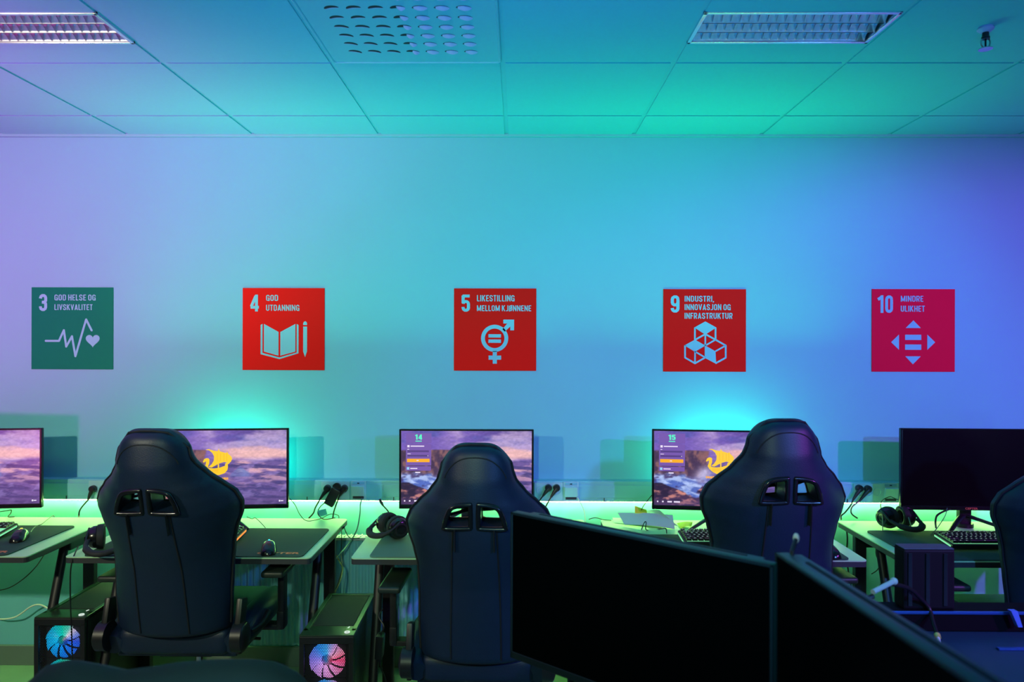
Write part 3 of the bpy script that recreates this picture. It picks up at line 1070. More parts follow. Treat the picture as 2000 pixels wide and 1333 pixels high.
def seascape(u, v):
    """stormy sunset sea with a cliff and rocks; u right, v up, sRGB 0..255"""
    C = lambda *c: np.array(c, float)
    ss = lambda a, b, x: np.clip((x - a) / (b - a), 0, 1) ** 2 * (3 - 2 * np.clip((x - a) / (b - a), 0, 1))

    def mixc(col, c2, m):
        return col * (1 - m[..., None]) + c2 * m[..., None]
    n1 = fbm(u * 5 + 3, v * 9, 1)
    n2 = fbm(u * 9 + 8, v * 24 + u * 3, 2)
    n3 = fbm(u * 14, v * 14 + 5, 3)
    n4 = fbm(u * 7 + n1 * 2, v * 40 + u * 5, 4)
    hor = 0.60
    col = np.zeros(u.shape + (3,)) + C(118, 92, 182)
    col = mixc(col, C(82, 66, 132), ss(0.72, 1.0, v) * ss(0.4, 1.0, u))
    col = mixc(col, C(84, 86, 168), ss(0.40, 0.72, fbm(u * 4 + 1, v * 7 + 2, 5)) * 0.9)
    col = mixc(col, C(205, 178, 220), ss(0.44, 0.76, n1 * 0.75 + n3 * 0.25 + 0.10) * 0.8 * ss(0.22, 0.5, u))
    peach = ss(0.40, 0.62, u) * ss(0.58, 0.66, v) * (1 - ss(0.74, 0.84, v + (n1 - 0.5) * 0.25))
    col = mixc(col, C(246, 190, 186), peach * 0.9)
    # sea
    sea = np.zeros_like(col) + C(112, 90, 156)
    sea = mixc(sea, C(226, 172, 190), ss(0.42, 0.70, n2) * ss(0.35, 0.7, u) * ss(0.12, 0.5, v) * 0.95)
    sea = mixc(sea, C(70, 62, 122), ss(0.46, 0.70, n4) * 0.85)
    sea = mixc(sea, C(150, 128, 196), ss(0.55, 0.7, fbm(u * 10, v * 18 - u * 6, 8)) * 0.6)
    m = ss(hor + 0.02, hor - 0.03, v) if False else 1 - ss(hor - 0.03, hor + 0.02, v + (n1 - 0.5) * 0.03)
    col = col * (1 - m[..., None]) + sea * m[..., None]
    # blue surf on the left
    surf = (1 - ss(0.30, 0.52, u)) * (1 - ss(0.36, 0.50, v + (n3 - 0.5) * 0.3))
    blue = mixc(np.zeros_like(col) + C(82, 106, 190), C(176, 196, 246), ss(0.36, 0.66, fbm(u * 14 - v * 6, v * 26 + u * 12, 9)))
    blue = mixc(blue, C(66, 52, 108), ss(0.52, 0.62, fbm(u * 9, v * 12, 10)) * 0.8)
    col = col * (1 - surf[..., None]) + blue * surf[..., None]
    # small blue mountain wave right of the ship
    w = np.clip(1 - np.abs(u - 0.66) / 0.09, 0, 1)
    mm = ss(0.0, 0.03, 0.40 + 0.13 * w + (n3 - 0.5) * 0.05 - v) * ss(0.36, 0.40, v) * ss(0.0, 0.4, w)
    col = mixc(col, C(98, 140, 208), mm * 0.5 * np.clip(n2 * 1.6, 0, 1))
    # cliff
    edge = 0.405 + (n3 - 0.5) * 0.05 + 0.05 * (v - 0.5)
    topc = 0.745 + (n1 - 0.5) * 0.03 - 0.05 * np.clip(0.3 - u, 0, 1)
    cl = (1 - ss(edge - 0.015, edge + 0.01, u)) * (1 - ss(topc - 0.012, topc + 0.008, v)) * ss(0.36, 0.44, v + (n3 - 0.5) * 0.1)
    rock = mixc(np.zeros_like(col) + C(74, 54, 84), C(138, 96, 100), ss(0.42, 0.70, fbm(u * 26, v * 9, 11)))
    rock = mixc(rock, C(160, 104, 104), ss(edge - 0.06, edge, u) * ss(0.55, 0.7, v) * 0.5)
    col = col * (1 - cl[..., None]) + rock * cl[..., None]
    # splash at the cliff foot
    sp = np.exp(-(((u - 0.36 - (v - 0.40) * 0.25) / 0.055) ** 2 + ((v - 0.42) / 0.11) ** 2)) * (0.6 + n3 * 0.9)
    col = mixc(col, C(208, 200, 240), np.clip(sp, 0, 1) * 0.85)
    # rocks bottom left
    rl = 0.30 - 0.62 * u + (fbm(u * 8, v * 3, 12) - 0.5) * 0.22
    rk = ss(-0.01, 0.012, rl - v)
    rl2 = 0.27 - 3.2 * (u - 0.40) ** 2 * 4 + (n3 - 0.5) * 0.1
    rk = np.maximum(rk, ss(0, 0.02, rl2 - v) * ss(0.15, 0.19, v) * ss(0.30, 0.34, u) * (1 - ss(0.5, 0.54, u)))
    rr = fbm(u * 18 + v * 14, v * 20 - u * 10, 13)
    rcol = mixc(np.zeros_like(col) + C(76, 52, 84), C(212, 138, 128), ss(0.42, 0.70, rr))
    rcol = mixc(rcol, C(48, 36, 66), ss(0.48, 0.66, fbm(u * 12 + 5, v * 16, 14)))
    col = col * (1 - rk[..., None]) + rcol * rk[..., None]
    col = col * (0.90 + 0.20 * fbm(u * 60, v * 60, 21, 3))[..., None]
    low = 1 - ss(0.0, 0.16, v)
    col = mixc(col, C(86, 64, 120), low * 0.55)
    return col


SW, SH = 0.586, 0.3300
NU, NVV = 210, 118
uu, vv = np.meshgrid(np.linspace(0, 1, NU + 1), np.linspace(0, 1, NVV + 1), indexing='ij')
pic = np.clip(seascape(uu, vv), 0, 255) / 255
pic = np.where(pic <= 0.04045, pic / 12.92, ((pic + 0.055) / 1.055) ** 2.4)
bm = bmesh.new()
gv = [[bm.verts.new(((uu[i, j] - 0.5) * SW, 0, (vv[i, j] - 0.5) * SH)) for j in range(NVV + 1)] for i in range(NU + 1)]
for i in range(NU):
    for j in range(NVV):
        bm.faces.new((gv[i][j], gv[i + 1][j], gv[i + 1][j + 1], gv[i][j + 1]))
SCREEN_ME = bpy.data.meshes.new('lit_screen')
bm.to_mesh(SCREEN_ME)
bm.free()
at_ = SCREEN_ME.color_attributes.new('picture', 'FLOAT_COLOR', 'POINT')
flat = np.ones(((NU + 1) * (NVV + 1), 4), dtype=np.float32)
flat[:, :3] = pic.reshape(-1, 3)
at_.data.foreach_set('color', flat.ravel())
SCREEN_ME.materials.append(M['picture'])


def UV(a, b):
    """screen fraction (from left, from top) -> local x, z"""
    return ((a - 0.5) * SW, (0.5 - b) * SH)


def quad(q, a0, b0, a1, b1, y):
    p0, p1 = UV(a0, b0), UV(a1, b1)
    q.prism([(p0[0], p1[1]), (p1[0], p1[1]), (p1[0], p0[1]), (p0[0], p0[1])], y - 0.0003, y)


def ship_on(scr, u0, u1, v0, v1, caption):
    """a golden longship: coordinates in a 1244-wide close-up, ship box 190..1140 x 90..970"""
    def P(x, y):
        return UV(u0 + (x - 190) / 950 * (u1 - u0), v0 + (y - 90) / 880 * (v1 - v0))
    q = MB()
    sail = [(270, 115), (380, 95), (540, 150), (670, 165), (705, 85), (735, 170), (940, 235), (975, 195), (1020, 270), (1110, 350), (1140, 430),
            (1100, 520), (1010, 610), (960, 545), (880, 530), (730, 575), (600, 640), (480, 710), (370, 690), (470, 610), (545, 480), (555, 340), (500, 230), (400, 140)]
    q.prism([P(*p) for p in sail], -0.0012, -0.0006)
    hull = [(190, 520), (235, 430), (300, 395), (370, 400), (405, 440), (400, 560), (355, 690), (380, 725), (560, 742), (740, 715), (900, 660), (930, 560),
            (990, 560), (1005, 690), (985, 800), (900, 900), (740, 960), (560, 970), (420, 900), (310, 800), (250, 700), (290, 590), (300, 500), (215, 545)]
    q.prism([P(*p) for p in hull], -0.0012, -0.0006)
    q.prism([P(*p) for p in ((675, 590), (715, 590), (715, 740), (675, 740))], -0.0012, -0.0006)
    o = q.build('ship_emblem', 'ship', scr, smooth=0)
    q = MB()
    for k in range(3):
        yy = 785 + k * 38
        q.prism([P(*p) for p in ((400, yy), (700, yy), (700, yy + 9), (400, yy + 9))], -0.0016, -0.0011)
    for x in (650, 760, 870, 960):
        q.prism([P(*p) for p in ((x, 240), (x + 8, 240), (x + 8, 500), (x, 500))], -0.0016, -0.0011)
    q.build('ship_lines', 'ship_line', o, smooth=0)
    if caption:
        q = MB()
        a, b = P(190, 1130), P(1040, 1045)
        # small unreadable caption: two rows of blurred letter blocks
        for row, (xa, xb, ya, yb) in enumerate(((190, 1020, 1045, 1125), (480, 860, 1160, 1215))):
            x = xa
            k = 0
            while x < xb:
                wd = 46 + (k * 37 % 5) * 8
                q.prism([P(x, ya + (k % 3) * 6), P(min(x + wd, xb), ya), P(min(x + wd, xb), yb), P(x, yb - (k % 2) * 8)], -0.0012, -0.0006)
                x += wd + 14
                k += 1
        q.build('caption', 'ship_text', scr, smooth=0)


def login_on(scr, number):
    y = -0.0006
    q = MB()
    quad(q, 0.038, 0.030, 0.232, 0.165, y)
    quad(q, 0.036, 0.175, 0.230, 0.470, y)
    quad(q, 0.034, 0.480, 0.228, 0.540, y)
    pan = q.build('login_panel', 'ui_panel', scr, smooth=0)
    y -= 0.0004
    q = MB()
    quad(q, 0.048, 0.263, 0.212, 0.288, y)
    quad(q, 0.048, 0.325, 0.212, 0.349, y)
    q.build('input_field', 'ui_dark', pan, smooth=0)
    q = MB()
    quad(q, 0.045, 0.378, 0.218, 0.424, y)
    q.build('login_button', 'ui_orange', pan, smooth=0)
    q = MB()
    a, b = UV(0.106, 0.118), UV(0.160, 0.047)
    stroke_text(q, number, a[0], b[0], a[1], b[1], y, s=0.20, thick=0.0003)
    quad(q, 0.109, 0.132, 0.157, 0.144, y)
    q.build('station_number', 'ui_mint', pan, smooth=0)
    q = MB()
    for a0, b0, a1, b1 in ((0.047, 0.192, 0.064, 0.222), (0.072, 0.199, 0.176, 0.213), (0.047, 0.245, 0.061, 0.253), (0.047, 0.308, 0.073, 0.315),
                           (0.202, 0.332, 0.208, 0.342), (0.070, 0.504, 0.124, 0.517), (0.118, 0.396, 0.134, 0.406)):
        quad(q, a0, b0, a1, b1, y - 0.0002)
    q.build('panel_text', 'ui_white', pan, smooth=0)
    q = MB()
    quad(q, 0.044, 0.493, 0.062, 0.526, y)
    q.build('panel_icon', 'ui_cyan', pan, smooth=0)
    q = MB()
    quad(q, 0.108, 0.556, 0.146, 0.572, -0.0006)
    x = 0.022
    for w in (0.010, 0, 0.012, 0, 0.034, 0.046):
        if w:
            quad(q, x, 0.942, x + w, 0.962, -0.0006)
        x += w + 0.014
    q.build('status_icons', 'ui_white', scr, smooth=0)


def make_monitor(px, py, y, yaw, label, lit=True, login=None, ship=None, corner_icon=True, brand=False):
    """px, py: centre of the screen in the photograph; y: its distance"""
    c = at(px, py, y)
    t = thing('monitor', label, 'monitor', (c.x, c.y, DZ + 0.0005), yaw, 'desktop monitors along the wall')
    zc = c.z - DZ
    BW, BH = 0.604, 0.357
    q = MB()   # housing with a bulged back
    q.box((0, 0.010, zc), (BW, 0.018, BH), bevel=0.004)
    q.box((0, 0.028, zc - 0.01), (BW * 0.72, 0.030, BH * 0.62), bevel=0.012)
    q.build('housing', 'black_plastic', t)
    q = MB()   # bezel
    o = 0.0055
    for (x, z, w, h) in ((0, BH / 2 - o / 2, BW, o), (-(BW - o) / 2, 0, o, BH), ((BW - o) / 2, 0, o, BH), (0, -BH / 2 + 0.0085, BW, 0.017)):
        q.box((x, 0, zc + z), (w, 0.006, h), bevel=0.0012, seg=1)
    bez = q.build('bezel', 'gloss_black', t, smooth=0)
    if brand:
        q = MB()
        text_into(q, 'CEPTER', -0.027, 0.027, zc - BH / 2 + 0.004, zc - BH / 2 + 0.013, -0.0031, bold=0.03)
        q.build('brand_lettering', 'pad_print', bez, smooth=0)
    if lit:
        s = bpy.data.objects.new('screen', SCREEN_ME)
        COL.objects.link(s)
        s.parent = t
        s.location = (0, -0.0008, zc + 0.0058)
        if login:
            login_on(s, login)
        if ship:
            ship_on(s, *ship)
        if corner_icon:
            q = MB()
            quad(q, 0.945, 0.945, 0.955, 0.968, -0.0006)
            quad(q, 0.958, 0.950, 0.978, 0.963, -0.0006)
            q.build('corner_icon', 'ui_white', s, smooth=0)
    else:
        q = MB()
        q.box((0, -0.0005, zc + 0.006), (SW, 0.002, SH + 0.002))
        q.build('screen', 'screen_off', t, smooth=0)
    # V stand
    q = MB()
    q.box((0, 0.056, zc * 0.55), (0.052, 0.030, zc * 1.05), bevel=0.006)
    q.box((0, 0.042, zc - 0.02), (0.085, 0.040, 0.085), bevel=0.006)
    q.cyl((0, 0.056, 0.0), (0, 0.056, 0.016), 0.038, seg=28)
    q.build('stand_column', 'black_plastic', t)
    for s in (-1, 1):
        q = MB()
        q.tube([(0, 0.056, 0.052), (s * 0.06, 0.0, 0.034), (s * 0.135, -0.085, 0.012), (s * 0.155, -0.108, 0.006)], [0.016, 0.013, 0.010, 0.006], seg=10, flat=0.55, smooth=4)
        q.build('stand_foot', 'black_plastic', t)
    return t


make_monitor(-60, 917, 3.215, math.radians(7), 'lit monitor at the left edge, only its right half showing a purple sea')
make_monitor(427, 917, 3.215, math.radians(6), 'lit monitor with golden ship emblem, second from left, sea wallpaper without login panel',
             ship=(0.385, 0.600, 0.245, 0.600, True))
make_monitor(911, 917, 3.27, math.radians(0.5), 'lit monitor showing number 14 and a login panel', login='14', corner_icon=False, ship=(0.385, 0.590, 0.245, 0.600, True))
make_monitor(1409, 920, 3.225, math.radians(-6), 'lit monitor showing number 15, a login panel and a golden ship', login='15', corner_icon=False,
             ship=(0.385, 0.592, 0.225, 0.565, True))
make_monitor(1897, 918, 3.20, math.radians(-2.0), 'switched-off black monitor at the right end of the row', lit=False, brand=True)


# ================================================================ keyboards
def key_cells():
    rows = []
    u = 0.019
    rows.append([(1, 0)] + [(1, 2 + k) for k in range(4)] + [(1, 6.5 + k) for k in range(4)] + [(1, 11 + k) for k in range(4)] + [(1, 15.25 + k) for k in range(3)])
    rows.append([(1, k) for k in range(13)] + [(2, 13)] + [(1, 15.25 + k) for k in range(3)])
    rows.append([(1.5, 0)] + [(1, 1.5 + k) for k in range(12)] + [(1.5, 13.5)] + [(1, 15.25 + k) for k in range(3)])
    rows.append([(1.75, 0)] + [(1, 1.75 + k) for k in range(11)] + [(2.25, 12.75)])
    rows.append([(2.25, 0)] + [(1, 2.25 + k) for k in range(10)] + [(2.75, 12.25), (1, 16.25)])
    rows.append([(1.25, 0), (1.25, 1.25), (1.25, 2.5), (6.25, 3.75), (1.25, 10), (1.25, 11.25), (1.25, 12.5), (1.25, 13.75)] + [(1, 15.25 + k) for k in range(3)])
    return rows


_caps = {}


def cap_mesh(w):
    if w not in _caps:
        q = MB()
        u = 0.019
        a, b = (w * u - 0.0022) / 2, (u - 0.0022) / 2
        v0 = [(-a, -b, 0), (a, -b, 0), (a, b, 0), (-a, b, 0)]
        a2, b2 = a - 0.0022, b - 0.0024
        v1 = [(-a2, -b2 + 0.0006, 0.0085), (a2, -b2 + 0.0006, 0.0085), (a2, b2 + 0.0006, 0.0085), (-a2, b2 + 0.0006, 0.0085)]
        A = [q.bm.verts.new(p) for p in v0]
        Bv = [q.bm.verts.new(p) for p in v1]
        q.bm.faces.new(A[::-1])
        q.bm.faces.new(Bv)
        for k in range(4):
            q.bm.faces.new((A[k], A[(k + 1) % 4], Bv[(k + 1) % 4], Bv[k]))
        lv = [q.bm.verts.new((x, y, 0.0088)) for x, y in ((-0.0022, -0.0012), (0.0022, -0.0012), (0.0022, 0.0024), (-0.0022, 0.0024))]
        lf = q.bm.faces.new(lv)
        lf.material_index = 1
        o = q.build('keycap', 'black_plastic', smooth=0)
        o.data.materials.append(M['legend'])
        _caps[w] = o.data
        bpy.data.objects.remove(o)
    return _caps[w]


M['legend'] = glow('key_legend_light', (0.45, 0.9, 0.7), 0.8)
KB0 = None


def make_keyboard(x, y, label, rotz=0.0, tilt=6.0, orange=False):
    global KB0
    g = 'keyboards on the desks'
    if KB0 is not None:
        t = copy_tree(KB0)
        t.location = (x, y, DZ + 0.0118)
        t.rotation_euler = (math.radians(tilt), 0, rotz)
        t['label'] = label
        for ch in t.children:
            if ch.name.startswith('side_light'):
                ch.material_slots[0].link = 'OBJECT'
                ch.material_slots[0].material = M['key_orange' if orange else 'key_light']
        return t
    t = thing('keyboard', label, 'keyboard', (x, y, DZ + 0.0118), rotz, g)
    t.rotation_euler = (math.radians(tilt), 0, rotz)
    W = 18.25 * 0.019 + 0.014
    q = MB()
    q.box((0, 0, 0.012), (W, 0.136, 0.018), bevel=0.004)
    q.box((0, 0, 0.021), (W - 0.006, 0.130, 0.003))
    q.build('case', 'black_plastic', t, smooth=0)
    for s in (-1, 1):
        MB().box((s * (W / 2 + 0.0008), 0, 0.013), (0.002, 0.112, 0.006)).build('side_light', 'key_light', t, smooth=0)
    q = MB()
    q.box((0, 0, 0.0234), (W - 0.020, 0.112, 0.001))
    q.build('backlight', 'key_light', t, smooth=0)
    for r, row in enumerate(key_cells()):
        for w, cx in row:
            o = bpy.data.objects.new('keycap', cap_mesh(w))
            COL.objects.link(o)
            o.parent = t
            o.location = (-W / 2 + 0.007 + (cx + w / 2) * 0.019, 0.0475 - r * 0.019 + (0.003 if r == 0 else 0), 0.0245)
    f = MB()
    for s in (-1, 1):
        f.box((s * (W / 2 - 0.05), 0.055, -0.005), (0.03, 0.014, 0.014), bevel=0.002)
    f.build('riser_foot', 'black_plastic', t, smooth=0)
    KB0 = t
    return t


KW = 18.25 * 0.019 + 0.014
make_keyboard(atz(1822, 1050, DZ + 0.02).x + KW / 2, 2.93, 'backlit keyboard in front of the switched-off monitor')
make_keyboard(-1.125 - KW / 2, 2.955, 'keyboard with an orange side light, mostly behind the second chair', orange=True)
make_keyboard(atz(1327, 1050, DZ + 0.02).x + KW / 2, 2.945, 'backlit keyboard on the desk with loose papers')
make_keyboard(-2.115 - KW / 2, 3.00, 'keyboard at the left edge, only its glowing right end showing', math.radians(3))


# ================================================================ mice
def make_mouse(x, y, rotz, wheel, label, cable):
    t = thing('computer_mouse', label, 'mouse', (x, y, DZ + 0.0046), rotz, 'computer mice on the pads')
    q = MB()

    def shell(u, v):
        a = u * 2 * PI
        L = -0.060 + 0.120 * v
        k = max(0.0, 1 - (2 * v - 1) ** 4) ** 0.5
        wid = 0.0325 * k * (1.0 - 0.12 * math.sin(v * PI))
        h = 0.038 * k * (0.80 + 0.24 * math.sin(PI * min(1, (1 - v) * 1.25)))
        c, s = math.cos(a), math.sin(a)
        return (wid * math.copysign(abs(c) ** 0.7, c), L, max(0.0, h * s) if s > 0 else 0.001)
    q.grid(shell, 32, 20, close_u=True)
    q.build('shell', 'gloss_black', t, smooth=60, weld=0.0004)
    q = MB()
    q.cyl((-0.0035, 0.030, 0.031), (0.0035, 0.030, 0.031), 0.0095, seg=20)
    q.build('scroll_wheel', wheel, t)
    q = MB()
    q.tube([(0, 0.006, 0.0385), (0, 0.022, 0.0372), (0, 0.052, 0.0212)], 0.0009, seg=6, smooth=4)
    q.build('button_gap', 'soft_black', t)
    if cable:
        inv = t.matrix_basis.inverted()
        MB().tube([inv @ p for p in cable], 0.0016, seg=6, smooth=8).build('cable', 'black_plastic', t)
    return t


p = atz(525, 1076, DZ + 0.01)
make_mouse(p.x, p.y, math.radians(17), 'wheel_blue', 'black mouse with a blue wheel beside the orange lettering', None)
p = atz(38, 1052, DZ + 0.01)
cab = [atz(60, 1040, DZ + 0.02), atz(68, 1030, DZ + 0.012), atz(82, 1024, DZ + 0.012), atz(92, 1016, DZ + 0.01), atz(103, 1008, DZ + 0.012), atz(106, 1010, DZ + 0.01)]
make_mouse(p.x, p.y, math.radians(22), 'wheel_yellow', 'black mouse with a yellow lit wheel on the leftmost pad', cab)
p = atz(1622, 1082, DZ + 0.01)
make_mouse(p.x, p.y, math.radians(-4), 'wheel_blue', 'mouse peeking out right of the tallest chair', None)


# ================================================================ headsets
def make_headset(x, y, z, rotz, label, reach=0.115, accent=None, mic=True, spread=0.075):
    """ear cups side by side, headband lying forward in an arc"""
    t = thing('headset', label, 'headset', (x, y, z), rotz, 'gaming headsets on the desks')
    for s in (-1, 1):
        q = MB()
        mtx = Matrix.Translation((s * spread, 0, 0.047)) @ Matrix.Rotation(s * PI / 2, 4, 'Y') @ Matrix.Rotation(0.18, 4, 'X')
        q.lathe([(0, 0.030), (0.022, 0.030), (0.036, 0.024), (0.042, 0.012), (0.043, 0.0), (0.040, -0.004), (0, -0.004)], 32, mtx)
        cup = q.build('ear_cup', 'gloss_black', t)
        q = MB()
        prof = [(0.030, -0.002), (0.046, -0.002), (0.0475, -0.012), (0.046, -0.024), (0.038, -0.028), (0.028, -0.024), (0.026, -0.010)]
        q.lathe(prof + [prof[0]], 32, mtx)
        q.build('ear_cushion', 'soft_black', cup)
        q = MB()
        q.lathe([(0.020, 0.0305), (0.027, 0.0290), (0.027, 0.0315), (0.020, 0.0325), (0.020, 0.0305)], 32, mtx)
        q.build('cup_ring', accent or 'black_plastic', cup)
        q = MB()
        q.tube([(s * (spread + 0.012), -0.043, 0.046), (s * (spread + 0.024), -0.052, 0.045), (s * (spread + 0.026), 0.0, 0.082)], 0.0045, seg=8, smooth=5)
        q.build('yoke', 'black_plastic', cup)
    q = MB()
    pts = []
    for k in range(15):
        a = PI * k / 14
        pts.append((math.cos(a) * (spread + 0.018), -0.050 - math.sin(a) * reach, 0.045 - 0.022 * math.sin(a)))
    q.tube(pts, [0.009] * 3 + [0.014] * 9 + [0.009] * 3, seg=12, flat=0.8)
    q.build('headband', 'soft_black', t)
    if mic:
        q = MB()
        q.tube([(-spread - 0.02, 0.03, 0.045), (-spread - 0.03, 0.07, 0.07), (-spread - 0.022, 0.085, 0.105)], 0.003, seg=8, smooth=6)
        q.ell((-spread - 0.021, 0.086, 0.110), (0.006, 0.006, 0.012), Euler((-0.4, 0, 0)), seg=14, rings=8)
        q.build('microphone_boom', 'soft_black', t)
    return t


ZP = DZ + 0.0047
p = atz(757, 1053, ZP)
make_headset(p.x + 0.015, p.y + 0.03, ZP, math.radians(-50), 'black headset lying on the middle desk left of its chair', mic=False, spread=0.050, reach=0.045)
p = atz(1757, 1035, ZP)
make_headset(p.x, p.y + 0.03, ZP, math.radians(12), 'black headset lying beside the backlit keyboard before the dark monitor', mic=False, spread=0.048, reach=0.07)
p = atz(196, 1075, ZP)
make_headset(p.x + 0.03, p.y + 0.03, ZP, math.radians(15), 'black headset with an orange ring left of the second chair', accent='orange', mic=False, spread=0.055)
# loose gooseneck microphone rising behind the middle headset
pts = [at(744, 981, 3.16), at(748, 988, 3.15), at(757, 998, 3.14), at(765, 1012, 3.12), at(769, 1022, 3.11)]
pts.append(Vector((pts[-1].x + 0.005, 3.11, DZ + 0.002)))
t = MB().tube(pts, 0.0028, seg=8, smooth=6).build('boom_microphone', 'soft_black')
tag(t, 'thin black boom microphone rising behind the middle headset', 'microphone')
MB().tube([pts[0] + Vector((-0.006, 0, 0.012)), pts[0], pts[1]], [0.005, 0.006, 0.004], seg=10).build('capsule', 'soft_black', t)

# ================================================================ loose papers on the fourth desk
def sheet(name, m, corners, curl, label, cat, grp=None, thick=0.0006):
    """a curved sheet between four corner points (bl, br, tr, tl); curl lifts its middle"""
    bl, br, tr, tl = [Vector(c) for c in corners]
    q = MB()
    for s in (0, 1):
        q.grid(lambda u, v: (bl.lerp(br, u)).lerp(tl.lerp(tr, u), v) + Vector((0, 0, curl * math.sin(PI * u) * (1 - 0.3 * v) + s * thick)), 14, 6)
    o = q.build(name, m, smooth=80)
    return tag(o, label, cat, grp)


def dz_(px, py, dz=0.0):
    return atz(px, py, DZ + 0.001 + dz)


g = 'loose papers on the fourth desk'
sheet('paper_sheet', 'paper', (dz_(1199, 1022), dz_(1300, 1033), dz_(1300, 1017), dz_(1196, 1012, 0.004)), 0.002, 'white paper lying flat at the left end of the paper pile', 'paper', g)
a = dz_(1220, 1026, 0.004)
b = dz_(1318, 1034, 0.004)
sheet('paper_sheet', 'paper', (a, b, at(1314, 1007, b.y + 0.10), at(1206, 1002, a.y + 0.10)), 0.006, 'large curled white paper in the middle of the pile', 'paper', g)
a2 = dz_(1262, 1025, 0.006)
b2 = dz_(1330, 1035, 0.006)
sheet('paper_sheet', 'paper', (a2 + Vector((0, 0.06, 0)), b2 + Vector((0, 0.05, 0)), at(1288, 997, b2.y + 0.13), at(1258, 1001, a2.y + 0.13)), 0.008, 'curled white paper leaning up at the back of the pile', 'paper', g)
sheet('sticky_note', 'sticky', (at(1240, 1003, 3.30), at(1264, 1004, 3.30), at(1263, 997, 3.31), at(1240, 989, 3.31)), 0.0, 'bright yellow paper slip standing behind the paper pile', 'paper slip', 'yellow slips by the papers')
sheet('sticky_note', 'sticky', (dz_(1330, 1034, 0.002), dz_(1350, 1029, 0.002), dz_(1353, 1021, 0.012), dz_(1322, 1023, 0.002)), 0.006, 'yellow paper slip lying to the right of the papers', 'paper slip', 'yellow slips by the papers')


# ================================================================ loose cables
def cable(label, pts, r=0.0022, m='black_plastic', name='cable', grp='loose cables around the desks'):
    t = MB().tube([Vector(p) for p in pts], r, seg=8, smooth=8).build(name, m)
    return tag(t, label, 'cable', grp)


cable('thin black cable drooping from the second monitor onto its desk corner', [at(557, 966, 3.25), at(575, 985, 3.27), at(586, 1006, 3.28), atz(600, 1018, DZ + 0.004), atz(625, 1014, DZ + 0.004), at(645, 1005, 3.30), at(660, 1007, 3.31), at(662, 1013, 3.32)], 0.0016)
cable('grey green network cable hanging from the flap outlet left of the middle desk', [at(708, 972, TF - 0.01), at(704, 985, 3.37), at(703, 1005, 3.36), at(697, 1035, 3.36), at(683, 1060, 3.36), at(664, 1083, 3.30), at(650, 1105, 3.28), at(643, 1130, 3.28), at(640, 1165, 3.28)], 0.0030, 'teal_cable')
cable('black cable hanging behind the second desk to the computer with the green lit top', [atz(672, 1030, DZ - 0.01), at(655, 1050, 3.36), at(654, 1078, 3.34), at(664, 1098, 3.30), at(669, 1112, 3.26), at(664, 1135, 3.2), at(654, 1158, 3.14), at(653, 1168, 3.12)], 0.0042)
cable('thin black cable below the second desk corner', [at(667, 1030, 3.36), at(667, 1060, 3.35), at(666, 1085, 3.33), at(668, 1110, 3.28), at(660, 1140, 3.22), at(651, 1165, 3.16)], 0.0018)
cable('thin dark cable looping at the back of the second desk', [at(672, 1030, 3.37), at(678, 1045, 3.37), at(686, 1052, 3.37), at(703, 1051, 3.37)], 0.0018)
cable('white network cable dropping onto the middle desk corner', [at(1128, 972, TF - 0.008), at(1135, 985, 3.37), at(1141, 1000, 3.36), at(1143, 1014, 3.35), at(1143, 1035, 3.36)], 0.0020, 'white_cable')
cable('thin black cable lying across the desk left of the papers', [at(1150, 1015, 3.32), at(1163, 1012, 3.31), atz(1180, 1016, DZ + 0.004), atz(1194, 1017, DZ + 0.004)], 0.0018)
cable('short black cable running down from the monitor showing 15', [at(1277, 963, 3.26), at(1265, 978, 3.28), at(1255, 992, 3.30), at(1250, 1006, 3.32)], 0.0018)
cable('thin black loop of cable in front of the papers', [atz(1253, 1035, DZ + 0.003), at(1258, 1022, 3.02), at(1262, 1021, 3.02), atz(1263, 1036, DZ + 0.003), atz(1290, 1034, DZ + 0.004), at(1300, 1033, 2.98), atz(1302, 1042, DZ + 0.003)], 0.0022)
cable('thin black cable over the headset beside the dark monitor', [at(1762, 981, 3.26), at(1745, 973, 3.30), at(1738, 971, 3.32), at(1726, 976, 3.32), at(1720, 985, 3.28), at(1722, 1000, 3.2), at(1724, 1012, 3.12), at(1724, 1038, 3.02)], 0.0018)
cable('thin cable hanging below the dark monitor behind the headset', [at(1771, 990, 3.24), at(1772, 1003, 3.2), at(1777, 1020, 3.15), atz(1780, 1035, DZ + 0.005)], 0.0022, 'teal_cable')
cable('black cable bundle by the dark monitor stand', [at(1856, 995, 3.2), at(1842, 1000, 3.18), at(1830, 1008, 3.16), at(1827, 1020, 3.14), atz(1828, 1031, DZ + 0.004)], 0.004)
cable('thin grey cable slanting behind the last keyboard', [at(1850, 993, 3.15), at(1846, 1008, 3.10), at(1832, 1030, 3.05), atz(1818, 1046, DZ + 0.008)], 0.0016, 'teal_cable')
cable('black cable dropping behind the left edge of the last desk', [at(1649, 1024, 3.36), at(1654, 1040, 3.36), at(1655, 1058, 3.36), at(1653, 1085, 3.38), at(1656, 1110, 3.38), at(1661, 1140, 3.38), at(1664, 1165, 3.38)], 0.0036)
cable('thick black cable hanging under the last desk', [at(1712, 1060, 3.18), at(1712, 1085, 3.18), at(1722, 1105, 3.18), at(1726, 1125, 3.18), at(1730, 1140, 3.18)], 0.0034)
cable('thin black cable under the last desk sagging left', [at(1718, 1062, 3.17), at(1722, 1090, 3.17), at(1715, 1112, 3.17), at(1702, 1122, 3.18)], 0.0022)
cable('thin black cable hanging furthest right under the last desk', [at(1709, 1062, 3.16), at(1714, 1088, 3.16), at(1726, 1108, 3.16), at(1728, 1130, 3.16), at(1715, 1148, 3.17)], 0.0018)
